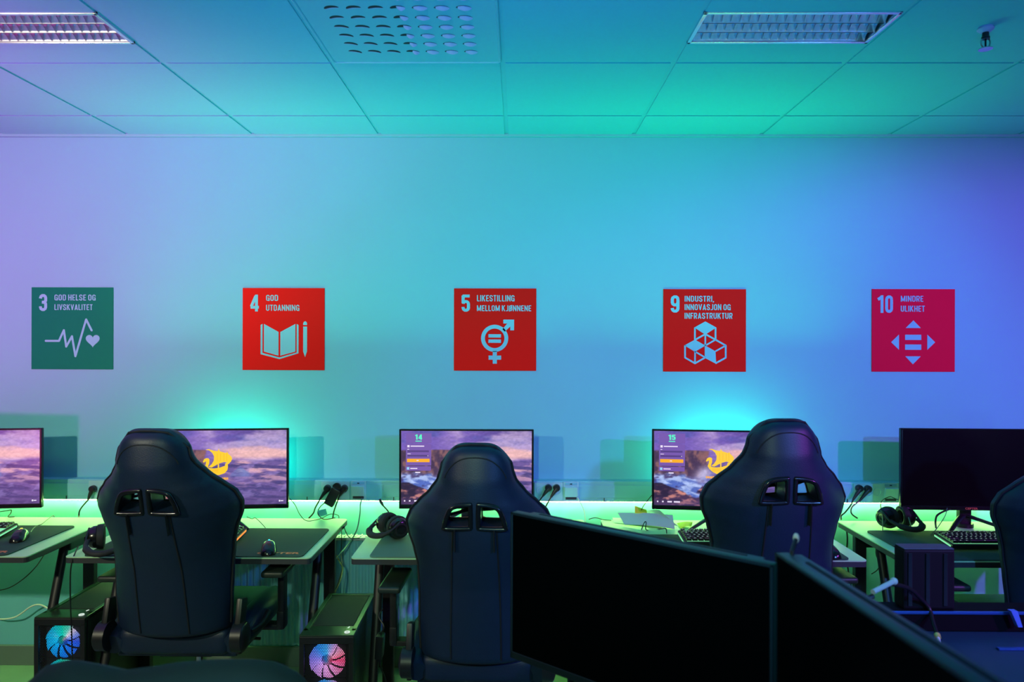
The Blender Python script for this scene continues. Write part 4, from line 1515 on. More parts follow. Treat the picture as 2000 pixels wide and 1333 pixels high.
cable('thin black cable drooping under the leftmost desk', [at(85, 1086, 2.95), at(70, 1108, 3.0), at(45, 1132, 3.0), at(15, 1150, 3.0), at(-20, 1156, 3.0)], 0.0020)
cable('pale cable looping on the wall under the leftmost desk', [at(-20, 1206, 3.40), at(0, 1210, 3.40), at(30, 1206, 3.40), at(60, 1186, 3.40), at(78, 1182, 3.40), at(98, 1192, 3.38)], 0.0036, 'white_cable')
cable('thin black cord hanging in front of the leftmost computer tower', [at(153, 1068, 2.80), at(143, 1090, 2.74), at(138, 1115, 2.73), at(137, 1150, 2.73), at(138, 1190, 2.74), at(140, 1240, 2.74), at(141, 1290, 2.75), at(140, 1330, 2.78)], 0.0026)
cable('thin looping cable on the desk by the second monitor stand', [at(482, 1010, 3.22), at(492, 1014, 3.2), at(500, 1013, 3.18), at(517, 1030, 3.14), atz(519, 1036, DZ + 0.006)], 0.0014)
cable('thin cable at the back of the leftmost desk', [at(0, 1000, 3.28), at(15, 998, 3.3), at(22, 997, 3.3), at(21, 1003, 3.3), atz(16, 1010, DZ + 0.004), atz(28, 1010, DZ + 0.004)], 0.0020)
# dangling power brick under the middle desk
c = at(742, 1262, 2.86)
t = thing('power_brick', 'black power brick hanging from cables under the middle desk', 'power brick', c)
MB().box((0, 0, 0), (0.030, 0.05, 0.09), Euler((0, 0.06, 0)), bevel=0.005).build('brick_body', 'black_plastic', t)
MB().tube([p - c for p in (at(748, 1190, 2.9), at(740, 1205, 2.88), at(750, 1225, 2.86), at(742, 1240, 2.86))], 0.0028, seg=8, smooth=8).build('upper_cord', 'black_plastic', t)
MB().tube([p - c for p in (at(740, 1282, 2.86), at(744, 1305, 2.86), at(752, 1325, 2.86), at(756, 1345, 2.86))], 0.0028, seg=8, smooth=8).build('lower_cord', 'black_plastic', t)
# small cable box screwed under the leftmost desk
c = at(140, 1064, 3.1)
t = MB().box((0, 0, 0), (0.05, 0.10, 0.045), bevel=0.006).box((-0.04, 0, 0.008), (0.05, 0.02, 0.008), bevel=0.002).build('cable_clamp', 'black_plastic', loc=(c.x, c.y, DZ - 0.024 - 0.0225), smooth=0)
tag(t, 'black cable clamp under the right edge of the leftmost desk', 'clamp')

# ================================================================ computer towers
TW, TD, TH = 0.200, 0.45, 0.46


def hexgrid(q, x0, x1, z0, z1, y, cell, bar):
    """perforated sheet: hexagonal rings sharing their walls"""
    r = cell / math.sqrt(3)
    ri = r - bar / math.sqrt(3)
    row = 0
    z = z0 + r
    while z < z1 - r * 0.5:
        x = x0 + cell / 2 + (cell / 2 if row % 2 else 0)
        while x < x1 - cell * 0.4:
            o = [q.bm.verts.new((x + r * math.sin(k * PI / 3), y, z + r * math.cos(k * PI / 3))) for k in range(6)]
            i_ = [q.bm.verts.new((x + ri * math.sin(k * PI / 3), y, z + ri * math.cos(k * PI / 3))) for k in range(6)]
            for k in range(6):
                q.bm.faces.new((o[k], o[(k + 1) % 6], i_[(k + 1) % 6], i_[k]))
            x += cell
        z += r * 1.5
        row += 1


def paint(o, fn):
    me = o.data
    a = me.color_attributes.new('picture', 'FLOAT_COLOR', 'POINT')
    for i, v in enumerate(me.vertices):
        c = fn(v.co)
        a.data[i].color = (c[0], c[1], c[2], 1)


def make_tower(x, y0, rotz, label, hues):
    t = thing('computer_tower', label, 'computer', (x, y0 + TD / 2, 0), rotz, 'computer towers on the floor')
    w, d, h = TW, TD, TH
    q = MB()
    for s in (-1, 1):
        q.box((s * (w / 2 - 0.004), 0.01, h / 2 + 0.008), (0.008, d - 0.02, h - 0.02), bevel=0.002)
    q.box((0, d / 2 - 0.004, h / 2 + 0.008), (w - 0.01, 0.008, h - 0.03))
    q.box((0, 0, 0.022), (w - 0.01, d - 0.01, 0.012))
    q.build('side_panels', 'black_plastic', t, smooth=0)
    q = MB()     # top: flat sheet with a raised rim
    q.box((0, 0, h - 0.006), (w, d, 0.010), bevel=0.002)
    for s in (-1, 1):
        q.box((s * (w / 2 - 0.010), 0.02, h + 0.0015), (0.018, d - 0.05, 0.006), bevel=0.002)
    q.box((0, d / 2 - 0.012, h + 0.0015), (w - 0.02, 0.02, 0.006), bevel=0.002)
    q.box((0, -d / 2 + 0.034, h + 0.0015), (w, 0.064, 0.006), bevel=0.002)
    q.build('top_panel', 'case_top', t, smooth=0)
    q = MB()
    q.box((0, 0.045, h - 0.0004), (w - 0.045, d - 0.12, 0.003))
    q.build('dust_filter', 'soft_black', t, smooth=0)
    q = MB()
    q.lathe([(0.006, 0.0), (0.0105, 0.0), (0.0105, 0.003), (0.006, 0.003), (0.006, 0.0)], 24, Matrix.Translation((w / 2 - 0.03, -d / 2 + 0.028, h + 0.0045)))
    q.build('power_button_ring', 'button_ring', t)
    q = MB()
    q.box((w / 2 - 0.034, -d / 2 + 0.075, h + 0.0050), (0.004, 0.012, 0.002), Euler((0, 0, -0.3)))
    q.build('case_emblem', 'button_ring', t, smooth=0)
    # front: frame, mesh window, two lit fans behind
    q = MB()
    mx0, mx1, mz0, mz1 = -w / 2 + 0.018, w / 2 - 0.018, 0.03, h - 0.028
    q.box((0, -d / 2 + 0.006, (mz1 + h) / 2), (w, 0.014, h - mz1), bevel=0.003)
    q.box((0, -d / 2 + 0.006, (mz0 + 0.012) / 2), (w, 0.014, mz0 - 0.012), bevel=0.003)
    q.box((-w / 2 + 0.009, -d / 2 + 0.006, h / 2), (0.018, 0.014, h - 0.04), bevel=0.003)
    q.box((w / 2 - 0.009, -d / 2 + 0.006, h / 2), (0.018, 0.014, h - 0.04), bevel=0.003)
    q.build('front_frame', 'black_plastic', t, smooth=0)
    q = MB()
    hexgrid(q, mx0 - 0.004, mx1 + 0.004, mz0 - 0.004, mz1 + 0.004, -d / 2 + 0.004, 0.0064, 0.0022)
    q.build('front_mesh', 'black_metal', t, smooth=0)
    q = MB()
    q.box((0, -d / 2 + 0.052, h / 2), (w - 0.02, 0.004, h - 0.06))
    q.build('inner_wall', 'slot_dark', t, smooth=0)
    for fz in (0.362, 0.222, 0.082):
        c = Vector((-0.004, -d / 2 + 0.030, fz))
        q = MB()
        q.prism(rrect(-0.069, 0.069, -0.069, 0.069, 0.006), 0.006, 0.016)
        fan = q.build('fan', 'slot_dark', t, loc=c, smooth=0)
        q = MB()
        nb = 9
        for k in range(nb):
            a0 = k / nb * 2 * PI

            def blade(u, v, a0=a0):
                r = 0.020 + 0.047 * u
                a = a0 + v * 0.64 + u * 0.30
                return (r * math.cos(a), 0.004 - 0.010 * v, r * math.sin(a))
            q.grid(blade, 8, 5)
        b = q.build('fan_blades', 'fan_glow', fan, smooth=80)
        paint(b, lambda co, hf=hues: hf(math.atan2(co.z, co.x), math.hypot(co.x, co.z) / 0.068))
        q = MB()
        q.lathe([(0, 0.010), (0.013, 0.010), (0.017, 0.006), (0.018, -0.006)], 24, Matrix.Rotation(PI / 2, 4, 'X'))
        hb = q.build('fan_hub', 'fan_glow', fan)
        paint(hb, lambda co, hf=hues: tuple(0.45 * c for c in hf(math.atan2(co.z, co.x), 0.6)))
    q = MB()
    for sx in (-1, 1):
        for sy in (-1, 1):
            q.box((sx * (w / 2 - 0.03), sy * (d / 2 - 0.05), 0.008), (0.03, 0.04, 0.016), bevel=0.003)
    q.build('rubber_feet', 'soft_black', t, smooth=0)
    return t


M['case_top'] = mat('led_tinted_case_top', (0.020, 0.045, 0.022), 0.30, noise=0.08, nscale=60)  # green LED sheen on the black top put into the colour


def mixl(stops, a):
    a = (a / (2 * PI)) % 1.0
    for i in range(len(stops) - 1):
        if stops[i][0] <= a <= stops[i + 1][0]:
            k = (a - stops[i][0]) / (stops[i + 1][0] - stops[i][0])
            return tuple(p * (1 - k) + q * k for p, q in zip(stops[i][1], stops[i + 1][1]))
    return stops[-1][1]


def blue_fan(a, r):
    c = mixl([(0, (0.02, 0.10, 0.95)), (0.08, (0.3, 0.4, 1.0)), (0.13, (0.9, 0.75, 1.0)), (0.18, (0.1, 0.75, 0.6)), (0.25, (0.0, 0.65, 0.45)), (0.40, (0.0, 0.50, 0.85)),
              (0.55, (0.0, 0.45, 0.95)), (0.75, (0.0, 0.22, 0.95)), (1.0, (0.02, 0.10, 0.95))], a)
    return tuple(v * (1.15 - 0.6 * r) for v in c)


def pink_fan(a, r):
    c = mixl([(0, (0.95, 0.06, 0.22)), (0.08, (0.95, 0.30, 0.45)), (0.15, (0.75, 0.35, 0.75)), (0.25, (0.05, 0.38, 0.95)), (0.36, (0.02, 0.26, 0.95)), (0.48, (0.22, 0.20, 0.95)),
              (0.60, (0.55, 0.30, 0.95)), (0.75, (0.85, 0.35, 0.80)), (0.88, (0.80, 0.22, 0.50)), (1.0, (0.95, 0.06, 0.22))], a)
    return tuple(v * (1.15 - 0.6 * r) for v in c)


make_tower(-1.788, 2.83, 0.0, 'black computer tower with a blue lit fan at the far left', blue_fan)
make_tower(-0.705, 2.672, math.radians(1.0), 'black computer tower with a pink and blue lit fan beside the middle desk', pink_fan)

# ================================================================ gaming chairs
BL = 0.775   # length of the backrest
PROF = [(0, .108), (.02, .112), (.055, .118), (.09, .125), (.13, .137), (.175, .168), (.22, .212), (.26, .246), (.30, .262), (.345, .256),
        (.40, .236), (.46, .222), (.55, .215), (.65, .212), (.75, .207), (.775, .200)]


def interp(tab, s):
    for i in range(len(tab) - 1):
        if tab[i][0] <= s <= tab[i + 1][0]:
            k = (s - tab[i][0]) / (tab[i + 1][0] - tab[i][0])
            k = k * k * (3 - 2 * k) * 0.35 + k * 0.65
            return tab[i][1] * (1 - k) + tab[i + 1][1] * k
    return tab[-1][1]


WING = [(0, .012), (.10, .030), (.18, .070), (.26, .110), (.34, .120), (.45, .100), (.55, .075), (.65, .050), (.775, .030)]


def back_pt(u, v, side):
    """u -1..1 across, v 0 top .. 1 bottom, side -1 back face, +1 front face"""
    au = abs(u)
    s0 = 0.070 * au ** 4.0
    s = s0 + v * (BL - s0)
    hw = interp(PROF, s)
    cap = 1.0
    if s - s0 < 0.035:
        cap = math.sqrt(max(0.0, 1 - (1 - (s - s0) / 0.035) ** 2))
    elif s > BL - 0.03:
        cap = math.sqrt(max(0.0, 1 - (1 - (BL - s) / 0.03) ** 2))
    th = 0.045 * math.sqrt(max(0.0, 1 - au ** 5)) * cap
    y = interp(WING, s) * au ** 2.3 + (0.018 * au ** 2 if s < 0.2 else 0.018 * au ** 2)
    lean = -0.020 * math.sin(PI * min(1, s / 0.5)) + 0.02 * max(0, 0.12 - s) / 0.12
    x = u * hw
    if side < 0:
        return (x, y - th + lean, BL - s)
    return (x, y + th * 1.15 + lean, BL - s)


def holes_outline(sx, grow=0.0):
    pts = [(0.022, .195), (0.070, .206), (0.086, .232), (0.096, .262), (0.092, .270), (0.026, .268), (0.018, .258), (0.018, .203)]
    cx = sum(p[0] for p in pts) / len(pts)
    cz = sum(p[1] for p in pts) / len(pts)
    out = []
    for x, s in pts:
        d = Vector((x - cx, s - cz))
        d = d * (1 + grow / d.length)
        out.append((sx * (cx + d.x), BL - (cz + d.y)))
    return out


def make_chair(label):
    t = thing('gaming_chair', label, 'chair', (0, 0, 0), 0, 'gaming chairs at the wall desks')
    HZ = 0.46     # hinge height at lift 0
    # backrest
    q = MB()
    nu, nv = 36, 60
    for side in (-1, 1):
        q.grid(lambda u, v, side=side: back_pt(u * 2 - 1, v, side), nu, nv)
    back = q.build('backrest', 'leather', t, loc=(0, -0.235, HZ), smooth=70, weld=0.0009)
    cut = MB()
    for sx in (-1, 1):
        cut.prism(catmull2(holes_outline(sx)), -0.2, 0.3)
    co = cut.build('cutter', 'leather', smooth=0)
    co.location = back.location
    md = back.modifiers.new('holes', 'BOOLEAN')
    md.operation = 'DIFFERENCE'
    md.solver = 'EXACT'
    md.object = co
    bpy.context.view_layer.update()
    dg = bpy.context.evaluated_depsgraph_get()
    me = bpy.data.meshes.new_from_object(back.evaluated_get(dg))
    back.modifiers.clear()
    back.data = me
    bpy.data.objects.remove(co)
    for sx in (-1, 1):
        q = MB()
        for y in (-0.062, 0.030):
            o = catmull2(holes_outline(sx, 0.006))
            q.tube([(x, y + 0.02 * abs(x), z) for x, z in o], 0.0085, seg=10, closed=True)
        a, b = catmull2(holes_outline(sx, 0.002)), None
        n = len(a)
        ring = [[q.bm.verts.new((x, yy, z)) for x, z in a] for yy in (-0.060, 0.030)]
        for k in range(n):
            q.bm.faces.new((ring[0][k], ring[0][(k + 1) % n], ring[1][(k + 1) % n], ring[1][k]))
        q.build('belt_ring', 'gloss_black', back)
    # piping round the edge
    q = MB()
    pts = []
    for k in range(61):
        v = 0.012 + k / 60 * 0.95
        pts.append(back_pt(0.985, v, -1))
    pts2 = [(-x, y, z) for x, y, z in pts]
    top = [back_pt(u, 0.004, -1) for u in (-0.6, -0.2, 0.2, 0.6)]
    q.tube(pts2[::-1] + top + pts, 0.0042, seg=8)
    q.build('piping', 'leather_seam', back)
    # seams and belts of the back panel
    for sx in (-1, 1):
        q = MB()
        pp = []
        for k in range(24):
            s = 0.285 + k / 23 * 0.46
            x = sx * (0.074 + 0.012 * math.sin(k / 23 * PI * 0.5))
            u = x / interp(PROF, s)
            p = back_pt(u, s / BL, -1)
            pp.append((p[0], p[1] - 0.0005, p[2]))
        q.tube(pp, 0.0032, seg=6)
        q.build('seam', 'leather_seam', back)
        q = MB()
        pp = []
        for k in range(6):
            s = 0.275 + k / 5 * 0.075
            x = sx * 0.066
            p = back_pt(x / interp(PROF, s), s / BL, -1)
            pp.append((p[0], p[1] - 0.002, p[2]))
        q.tube(pp, 0.014, seg=8, flat=0.22)
        q.build('belt', 'soft_black', back)
    q = MB()   # seam that crowns the head part
    pp = []
    for k in range(25):
        a = PI * k / 24
        x, s = 0.098 * math.cos(a), 0.090 - 0.052 * math.sin(a)
        p = back_pt(max(-0.97, min(0.97, x / interp(PROF, s))), s / BL, -1)
        pp.append((p[0], p[1] - 0.0004, p[2]))
    q.tube(pp, 0.0022, seg=6)
    q.build('head_seam', 'leather_seam', back)
    # neck pillow on the front, its strap through the openings
    q = MB()
    q.ell((0.004, 0.085, BL - 0.195), (0.135, 0.045, 0.065), Euler((0, 0.05, 0)))
    q.build('neck_pillow', 'pillow', back)
    q = MB()
    q.tube([(-0.10, 0.045, BL - 0.262), (-0.03, 0.050, BL - 0.246), (0.0, 0.050, BL - 0.243), (0.05, 0.050, BL - 0.238), (0.10, 0.045, BL - 0.225)], 0.012, seg=8, flat=0.3, smooth=4)
    q.build('pillow_strap', 'soft_black', back)
    q = MB()
    q.ell((0, 0.095, 0.22), (0.165, 0.055, 0.095))
    q.build('lumbar_pillow', 'pillow', back)
    # seat
    q = MB()
    q.box((0, 0.02, 0.425), (0.40, 0.49, 0.10), bevel=0.035, seg=4)
    q.box((0, 0.03, 0.375), (0.44, 0.44, 0.03), bevel=0.010)
    q.build('seat', 'leather', t, smooth=60)
    for s in (-1, 1):
        q = MB()
        q.tube(catmull([Vector(p) for p in ((s * 0.215, -0.22, 0.415), (s * 0.225, -0.12, 0.438), (s * 0.230, 0.05, 0.448), (s * 0.225, 0.20, 0.440), (s * 0.205, 0.262, 0.415))], 5),
                   [0.036 + 0.018 * math.sin(PI * k / 20) for k in range(21)], seg=16)
        q.build('seat_bolster', 'leather', t)
    # hinge covers and recline lever
    for s in (-1, 1):
        q = MB()
        q.cyl((s * 0.225, -0.225, HZ - 0.010), (s * 0.262, -0.225, HZ - 0.010), 0.052, seg=28)
        q.ell((s * 0.262, -0.225, HZ - 0.010), (0.012, 0.050, 0.050), seg=20, rings=10)
        q.box((s * 0.240, -0.205, HZ + 0.055), (0.022, 0.060, 0.13), Euler((-0.25, 0, 0)), bevel=0.008)
        q.box((s * 0.240, -0.12, HZ - 0.050), (0.020, 0.22, 0.05), bevel=0.008)
        q.build('hinge_cover', 'black_plastic', t)
    q = MB()
    q.tube([(0.262, -0.16, HZ - 0.015), (0.285, -0.12, HZ - 0.005), (0.292, -0.06, HZ + 0.02)], [0.008, 0.009, 0.011], seg=10, smooth=4)
    q.build('recline_lever', 'black_plastic', t)
    # armrests
    for s in (-1, 1):
        q = MB()
        q.box((s * 0.245, 0.03, 0.372), (0.13, 0.05, 0.022), bevel=0.006)
        q.box((s * 0.315, 0.03, 0.400), (0.030, 0.060, 0.075), bevel=0.010)
        q.box((s * 0.316, 0.03, 0.500), (0.026, 0.050, 0.17), bevel=0.008)
        arm = q.build('armrest', 'black_plastic', t)
        q = MB()
        q.box((s * 0.316, 0.03, 0.588), (0.050, 0.11, 0.016), bevel=0.006)
        q.build('arm_slider', 'black_plastic', arm)
        q = MB()
        q.box((s * 0.312, 0.035, 0.607), (0.085, 0.25, 0.024), bevel=0.011, seg=4)
        q.build('arm_pad', 'arm_pad', arm)
    # mechanism, gas spring, base, castors
    q = MB()
    q.box((0, 0.01, 0.345), (0.20, 0.26, 0.035), bevel=0.008)
    q.tube([(0.08, 0.02, 0.342), (0.17, 0.02, 0.345), (0.23, 0.03, 0.338)], 0.006, seg=8)
    q.build('tilt_mechanism', 'black_metal', t)
    q = MB()
    q.cyl((0, 0, 0.20), (0, 0, 0.335), 0.014, seg=18)
    q.build('gas_spring', 'chrome', t)
    q = MB()
    q.cyl((0, 0, 0.085), (0, 0, 0.225), 0.026, seg=22)
    q.lathe([(0, 0.12), (0.045, 0.12), (0.05, 0.10), (0.045, 0.075), (0, 0.075)], 24)
    for k in range(5):
        a = math.radians(90 + 72 * k + 20)
        d = Vector((math.cos(a), math.sin(a), 0))
        q.tube([d * 0.03 + Vector((0, 0, 0.105)), d * 0.18 + Vector((0, 0, 0.095)), d * 0.30 + Vector((0, 0, 0.075))], [0.026, 0.021, 0.015], seg=10)
    q.build('star_base', 'black_plastic', t)
    for k in range(5):
        a = math.radians(90 + 72 * k + 20)
        d = Vector((math.cos(a), math.sin(a), 0))
        c = d * 0.30
        n = Vector((-d.y, d.x, 0))
        q = MB()
        for s in (-1, 1):
            q.cyl(c + n * s * 0.008 + Vector((0, 0, 0.028)), c + n * s * 0.024 + Vector((0, 0, 0.028)), 0.028, seg=20)
        q.cyl(c + Vector((0, 0, 0.03)), c + Vector((0, 0, 0.075)), 0.008, seg=10)
        q.tube([c - d * 0.030 + Vector((0, 0, 0.030)), c + Vector((0, 0, 0.060)), c + d * 0.030 + Vector((0, 0, 0.036))], 0.010, seg=10, smooth=4)
        q.build('caster', 'gloss_black', t)
    return t


def catmull2(pts, k=5):
    v = catmull([Vector((p[0], p[1], 0)) for p in pts], k, True)
    return [(p.x, p.y) for p in v]


M['arm_pad'] = mat('arm_pad_rubber', (0.016, 0.026, 0.020), 0.45, noise=0.1)
UPPER = ('backrest', 'seat', 'seat_bolster', 'hinge_cover', 'recline_lever', 'armrest', 'tilt_mechanism')


def set_chair(t, x, y, rotz, lift, recline, swivel=0.0):
    t.location = (x, y, 0)
    t.rotation_euler = (0, 0, rotz)
    for ch in t.children:
        n = ch.name.split('.')[0]
        if n in UPPER:
            ch.location.z += lift
        if n == 'gas_spring':
            ch.scale.z = 1.0
            ch.location.z += lift * 0.95
        if n == 'backrest':
            ch.rotation_euler.x = math.radians(recline)
        if n in ('star_base', 'caster'):
            ch.rotation_euler.z = swivel


chair = make_chair('gaming chair leaning back before the monitor with the golden ship, left of the towers')
copies = [copy_tree(chair) for _ in range(3)]
set_chair(chair, -1.243, 2.84, math.radians(0), 0.032, 13.0, 0.3)
chair['label'] = 'dark teal gaming chair, leaning back, in front of the second monitor from left'
spec = [(-0.130, 2.765, math.radians(-2), -0.028, 6.0, 0.5, 'dark gaming chair in front of the monitor showing 14, partly behind the black screen'),
        (0.915, 2.80, math.radians(1), 0.052, 5.0, 0.1, 'tallest gaming chair, bluish, in front of the monitor showing 15'),
        (1.955, 2.80, math.radians(0), 0.028, 7.0, 0.7, 'gaming chair cut off by the right edge before the switched-off monitor')]
for c, (x, y, rz, lift, rec, sw, lab) in zip(copies, spec):
    set_chair(c, x, y, rz, lift, rec, sw)
    c['label'] = lab
for t, s, dx, dz in ((copies[0], -1, -0.03, 0.045), (chair, 1, 0.0, 0.02)):
    for ch in t.children:
        if ch.name.startswith('armrest') and sum(b[0] for b in ch.bound_box) * s > 0:
            ch.location.x += dx
            ch.location.z += dz

M['fore_cloth'] = mat('dark_chair_cloth', (0.012, 0.030, 0.026), 0.8, noise=0.1, nscale=30, bump=0.2)
# ================================================================ foreground: chair whose top edge shows at the bottom
t = thing('office_chair', 'blurred dark padded chair back rising at the bottom edge left', 'chair', (-0.532, 1.30, 0), math.radians(4))
FB = [(-0.345, 0.0), (-0.32, 0.050), (-0.28, 0.085), (-0.24, 0.095), (-0.20, 0.089), (-0.15, 0.079), (-0.10, 0.085), (-0.05, 0.092), (0.01, 0.093), (0.06, 0.090), (0.10, 0.082), (0.14, 0.060), (0.165, 0.030), (0.175, 0.0)]


def crest(x):
    return interp([(p[0], p[1]) for p in FB], max(-0.345, min(0.175, x)))


q = MB()
n = 40


def fore(u, v, side):
    x = -0.345 + 0.52 * u
    top = 0.905 + crest(x)
    e = math.sqrt(max(0.0, 1 - (2 * u - 1) ** 6))
    z = 0.46 + (top - 0.46) * v
    cap = math.sqrt(max(0.0, 1 - max(0, (v - 0.90) / 0.10) ** 2)) * math.sqrt(max(0.0, 1 - max(0, (0.06 - v) / 0.06) ** 2))
    return (x, side * 0.045 * e * cap + 0.03 * (2 * u - 1) ** 2 - 0.10 * v + 0.05, z)


for side in (-1, 1):
    q.grid(lambda u, v, side=side: fore(u, v, side), n, 36)
q.build('backrest', 'fore_cloth', t, smooth=80, weld=0.0006)
q = MB()
q.box((0, 0.24, 0.44), (0.46, 0.46, 0.09), bevel=0.04, seg=4)
q.build('seat', 'fore_cloth', t)
q = MB()
q.box((0, 0.02, 0.42), (0.08, 0.02, 0.30), Euler((0.1, 0, 0)), bevel=0.005)
q.box((0, 0.12, 0.385), (0.08, 0.22, 0.02), bevel=0.005)
q.cyl((0, 0.22, 0.09), (0, 0.22, 0.39), 0.025, seg=20)
q.build('column', 'black_metal', t)
q = MB()
for k in range(5):
    a = math.radians(90 + 72 * k)
    d = Vector((math.cos(a), math.sin(a), 0))
    o = Vector((0, 0.22, 0))
    q.tube([o + Vector((0, 0, 0.10)), o + d * 0.16 + Vector((0, 0, 0.09)), o + d * 0.29 + Vector((0, 0, 0.07))], [0.026, 0.021, 0.015], seg=10)
q.build('star_base', 'black_plastic', t)
for k in range(5):
    a = math.radians(90 + 72 * k)
    d = Vector((math.cos(a), math.sin(a), 0))
    c = Vector((0, 0.22, 0)) + d * 0.29
    nn = Vector((-d.y, d.x, 0))
    q = MB()
    for s in (-1, 1):
        q.cyl(c + nn * s * 0.008 + Vector((0, 0, 0.028)), c + nn * s * 0.024 + Vector((0, 0, 0.028)), 0.028, seg=20)
    q.cyl(c + Vector((0, 0, 0.03)), c + Vector((0, 0, 0.075)), 0.008, seg=10)
    q.build('caster', 'gloss_black', t)

# ================================================================ foreground: two big dark monitors and the rig table
FH = 0.345
ZT = 1.150


def big_monitor(p0, p1, zt, h, label, shell='rear_shell'):
    """a wide dark monitor whose screen runs from p0 to p1 (seen left to right), top at zt"""
    p0, p1 = Vector(p0), Vector(p1)
    d = (p1 - p0)
    w = d.length
    ang = math.atan2(d.y, d.x)
    mid = (p0 + p1) / 2
    t = thing('large_monitor', label, 'monitor', (mid.x, mid.y, 0), ang)
    zc = zt - h / 2
    q = MB()
    q.box((0, 0.012, zc), (w, 0.022, h), bevel=0.004)
    q.box((0, 0.033, zc), (w * (0.985 if shell == 'rear_shell' else 0.90), 0.026, h * 0.985), bevel=0.005)
    q.box((0, 0.054, zc - 0.02), (w * 0.62, 0.030, h * 0.70), bevel=0.014)
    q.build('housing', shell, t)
    q = MB()
    b = 0.006
    for (x, z, ww, hh) in ((0, h / 2 - b / 2, w, b), (-(w - b) / 2, 0, b, h), ((w - b) / 2, 0, b, h), (0, -h / 2 + 0.008, w, 0.016)):
        q.box((x, -0.001, zc + z), (ww, 0.006, hh), bevel=0.001, seg=1)
    q.build('bezel', 'bezel_edge', t, smooth=0)
    q = MB()
    q.box((0, -0.0008, zc + 0.005), (w - 2 * b, 0.003, h - 0.022))
    q.build('screen', 'fore_screen', t, smooth=0)
    q = MB()     # cooling slot and buttons along the rear top
    q.box((0, 0.029, zc + h * 0.4925), (w * 0.80, 0.007, 0.004))
    q.build('top_slot', 'slot_dark', t, smooth=0)
    for k in range(3):
        MB().cyl((-0.1 + k * 0.16, 0.056, zc + h * 0.33), (-0.1 + k * 0.16, 0.056, zc + h * 0.355), 0.010, seg=14).build('hook', 'soft_black', t)
    q = MB()     # arm and pole down to the floor
    q.box((0, 0.080, zc - 0.02), (0.11, 0.020, 0.11), bevel=0.004)
    q.box((0, 0.115, zc - 0.02), (0.045, 0.06, 0.045), bevel=0.006)
    q.cyl((0, 0.155, 0.02), (0, 0.155, zc + 0.05), 0.022, seg=20)
    q.build('stand_pole', 'black_metal', t)
    q = MB()
    q.prismz(rrect(-0.19, 0.19, 0.02, 0.29, 0.05, 6), 0.0, 0.018)
    q.build('stand_base', 'black_metal', t, smooth=0)
    return t


M['rear_shell'] = mat('dark_monitor_shell', (0.035, 0.07, 0.08), 0.42, noise=0.06)
M['front_shell'] = mat('led_tinted_shell', (0.018, 0.055, 0.048), 0.4, noise=0.06)  # green LED reflection on the top edge mixed into the black
M['bezel_edge'] = mat('dark_bezel', (0.006, 0.012, 0.012), 0.5, noise=0.06)
A0, A1 = at(999, 1000, 1.727), at(1511, 1100, 1.325)
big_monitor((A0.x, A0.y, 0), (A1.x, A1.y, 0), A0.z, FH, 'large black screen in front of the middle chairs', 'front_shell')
B0, B1 = at(1517, 1079, 1.372), at(1900, 1340, 0.853)
dB = (B1 - B0)
dB.z = 0
dB.normalize()
B1 = B0 + dB * 0.61
big_monitor((B0.x, B0.y, 0), (B1.x, B1.y, 0), B0.z, FH, 'large black screen seen edge-on at the lower right')

M['rail_black'] = mat('matte_black_rail', (0.004, 0.004, 0.006), 0.7, noise=0.05, spec=0.1)
# table behind the right screen
TX0, TX1, TY0, TY1 = 1.02, 2.55, 1.20, 2.15
t = thing('rig_table', 'dark table with a blue lit back rail at the lower right', 'table', ((TX0 + TX1) / 2, (TY0 + TY1) / 2, 0))
tw, td = TX1 - TX0, TY1 - TY0
MB().box((0, 0, 0.715), (tw, td, 0.03), bevel=0.004).build('tabletop', 'rig_top', t, smooth=0)
q = MB()
q.box((0, td / 2 - 0.045, 0.760), (tw - 0.04, 0.075, 0.058), bevel=0.004)
q.build('back_rail', 'rail_black', t, smooth=0)
q = MB()
q.box((0, td / 2 - 0.0845, 0.7855), (tw - 0.05, 0.006, 0.009), bevel=0.002)  # edge highlight of the rail added as a blue strip
q.build('rail_highlight', 'rig_blue', t, smooth=0)
q = MB()
q.box((0.05, td / 2 - 0.20, 0.733), (tw - 0.42, 0.012, 0.006), bevel=0.002)
q.build('cable_strip', 'rig_blue', t, smooth=0)
for sx in (-1, 1):
    for sy in (-1, 1):
        MB().box((sx * (tw / 2 - 0.06), sy * (td / 2 - 0.06), 0.35), (0.05, 0.05, 0.70), bevel=0.004).build('leg', 'black_metal', t, smooth=0)

M['box_black'] = mat('matte_black_box', (0.004, 0.005, 0.007), 0.6, noise=0.05, spec=0.2)
# dark box standing on the rail end of the table
c = at(1803, 1180, 2.19)
t = thing('speaker_box', 'dark upright box with a pale top, at the back of the rig table', 'speaker', (c.x - 0.045, 2.105, 0.7895))
q = MB()
q.box((0, 0, 0.085), (0.145, 0.055, 0.170), bevel=0.006)
q.build('cabinet', 'box_black', t, smooth=0)
q = MB()
q.box((0, 0, 0.1715), (0.142, 0.052, 0.003), bevel=0.001)
q.build('top_cover', 'rear_shell', t, smooth=0)
q = MB()
for k in range(3):
    q.box((-0.055 + k * 0.05, -0.0285, 0.085), (0.012, 0.003, 0.15), bevel=0.001)
q.build('front_ribs', 'gloss_black', t, smooth=0)

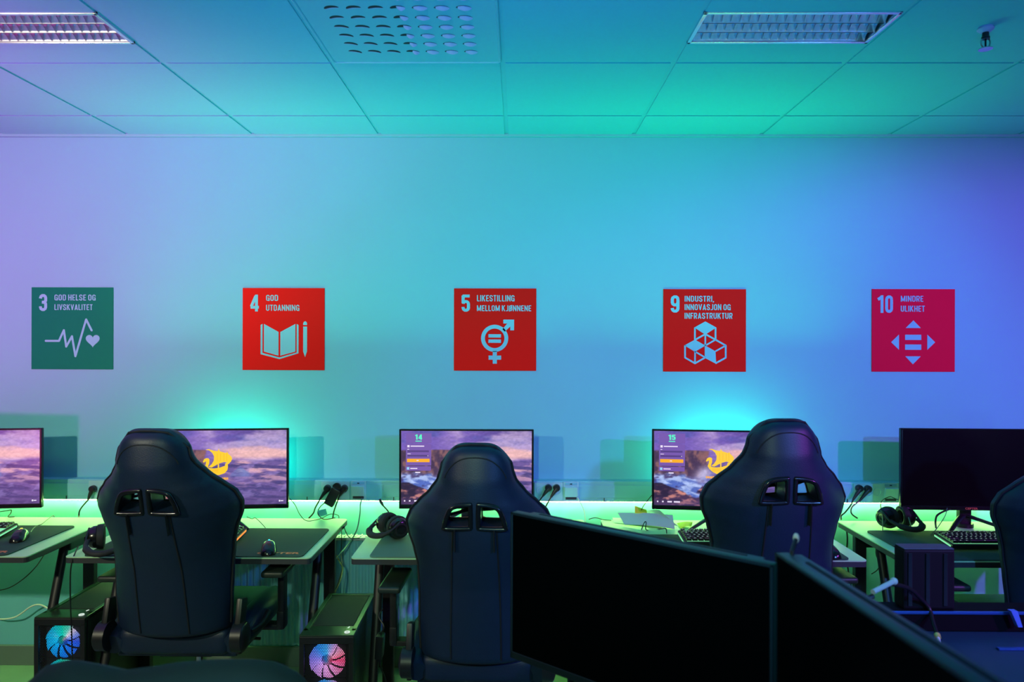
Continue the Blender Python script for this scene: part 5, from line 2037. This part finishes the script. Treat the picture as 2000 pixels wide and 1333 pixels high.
c = [at(1738, 1140, 1.95), at(1775, 1150, 2.0), at(1800, 1172, 2.06), at(1815, 1190, 2.07), at(1822, 1215, 2.04), at(1830, 1240, 2.0)]
t = MB().tube(c, 0.0055, seg=10, smooth=8).build('plug_cable', 'black_plastic')
tag(t, 'thick dark cable with a yellow tipped jack hanging over the rig table rail', 'cable')
d = (c[-1] - c[-2]).normalized()
MB().cyl(c[-1], c[-1] + d * 0.012, 0.008, seg=14).build('yellow_collar', 'brass', t)
MB().cyl(c[-1] + d * 0.012, c[-1] + d * 0.030, 0.0045, seg=12).build('jack_tip', 'white_plastic', t)

p0, p1 = at(1705, 1157, 1.75), at(1746, 1136, 1.80)
t = MB().cyl(p0, p1, 0.006, seg=12).build('metal_rod', 'white_plastic')
tag(t, 'short pale rod sticking out behind the edge-on screen', 'rod')
MB().ell(p1, (0.009, 0.009, 0.009), seg=14, rings=8).build('rod_tip', 'white_plastic', t)
MB().tube([p0 + Vector((0.0, 0.0, -0.01)), p0 + Vector((-0.12, -0.10, -0.02)), (B0.x + dB.x * 0.3 + 0.075, B0.y + dB.y * 0.3, 1.06)], 0.006, seg=8, smooth=5).build('rod_arm', 'black_metal', t)

p0, p1 = at(1547, 1078, 1.36), at(1555, 1052, 1.39)
t = MB().tube([p0 + Vector((0.0, 0.0, -0.05)), p0, p1], 0.004, seg=10).build('antenna', 'black_metal')
tag(t, 'thin antenna with a bright tip at the corner of the edge-on screen', 'antenna')
MB().ell(p1, (0.006, 0.006, 0.010), seg=14, rings=8).build('antenna_tip', 'white_plastic', t)

M['rig_bracket'] = mat('strap_highlight_blue', (0.10, 0.25, 0.75), 0.4, noise=0.04)  # blue highlight on the strap put into its colour
c = at(1976, 1192, 2.05)
t = MB().prism([(-0.008, 0.0), (0.010, 0.0), (0.024, -0.045), (0.012, -0.045)], -0.010, 0.006).build('strap_end', 'rig_bracket', loc=c, smooth=0)
tag(t, 'strap end in a painted blue highlight hanging over the table rail at the right edge', 'strap')
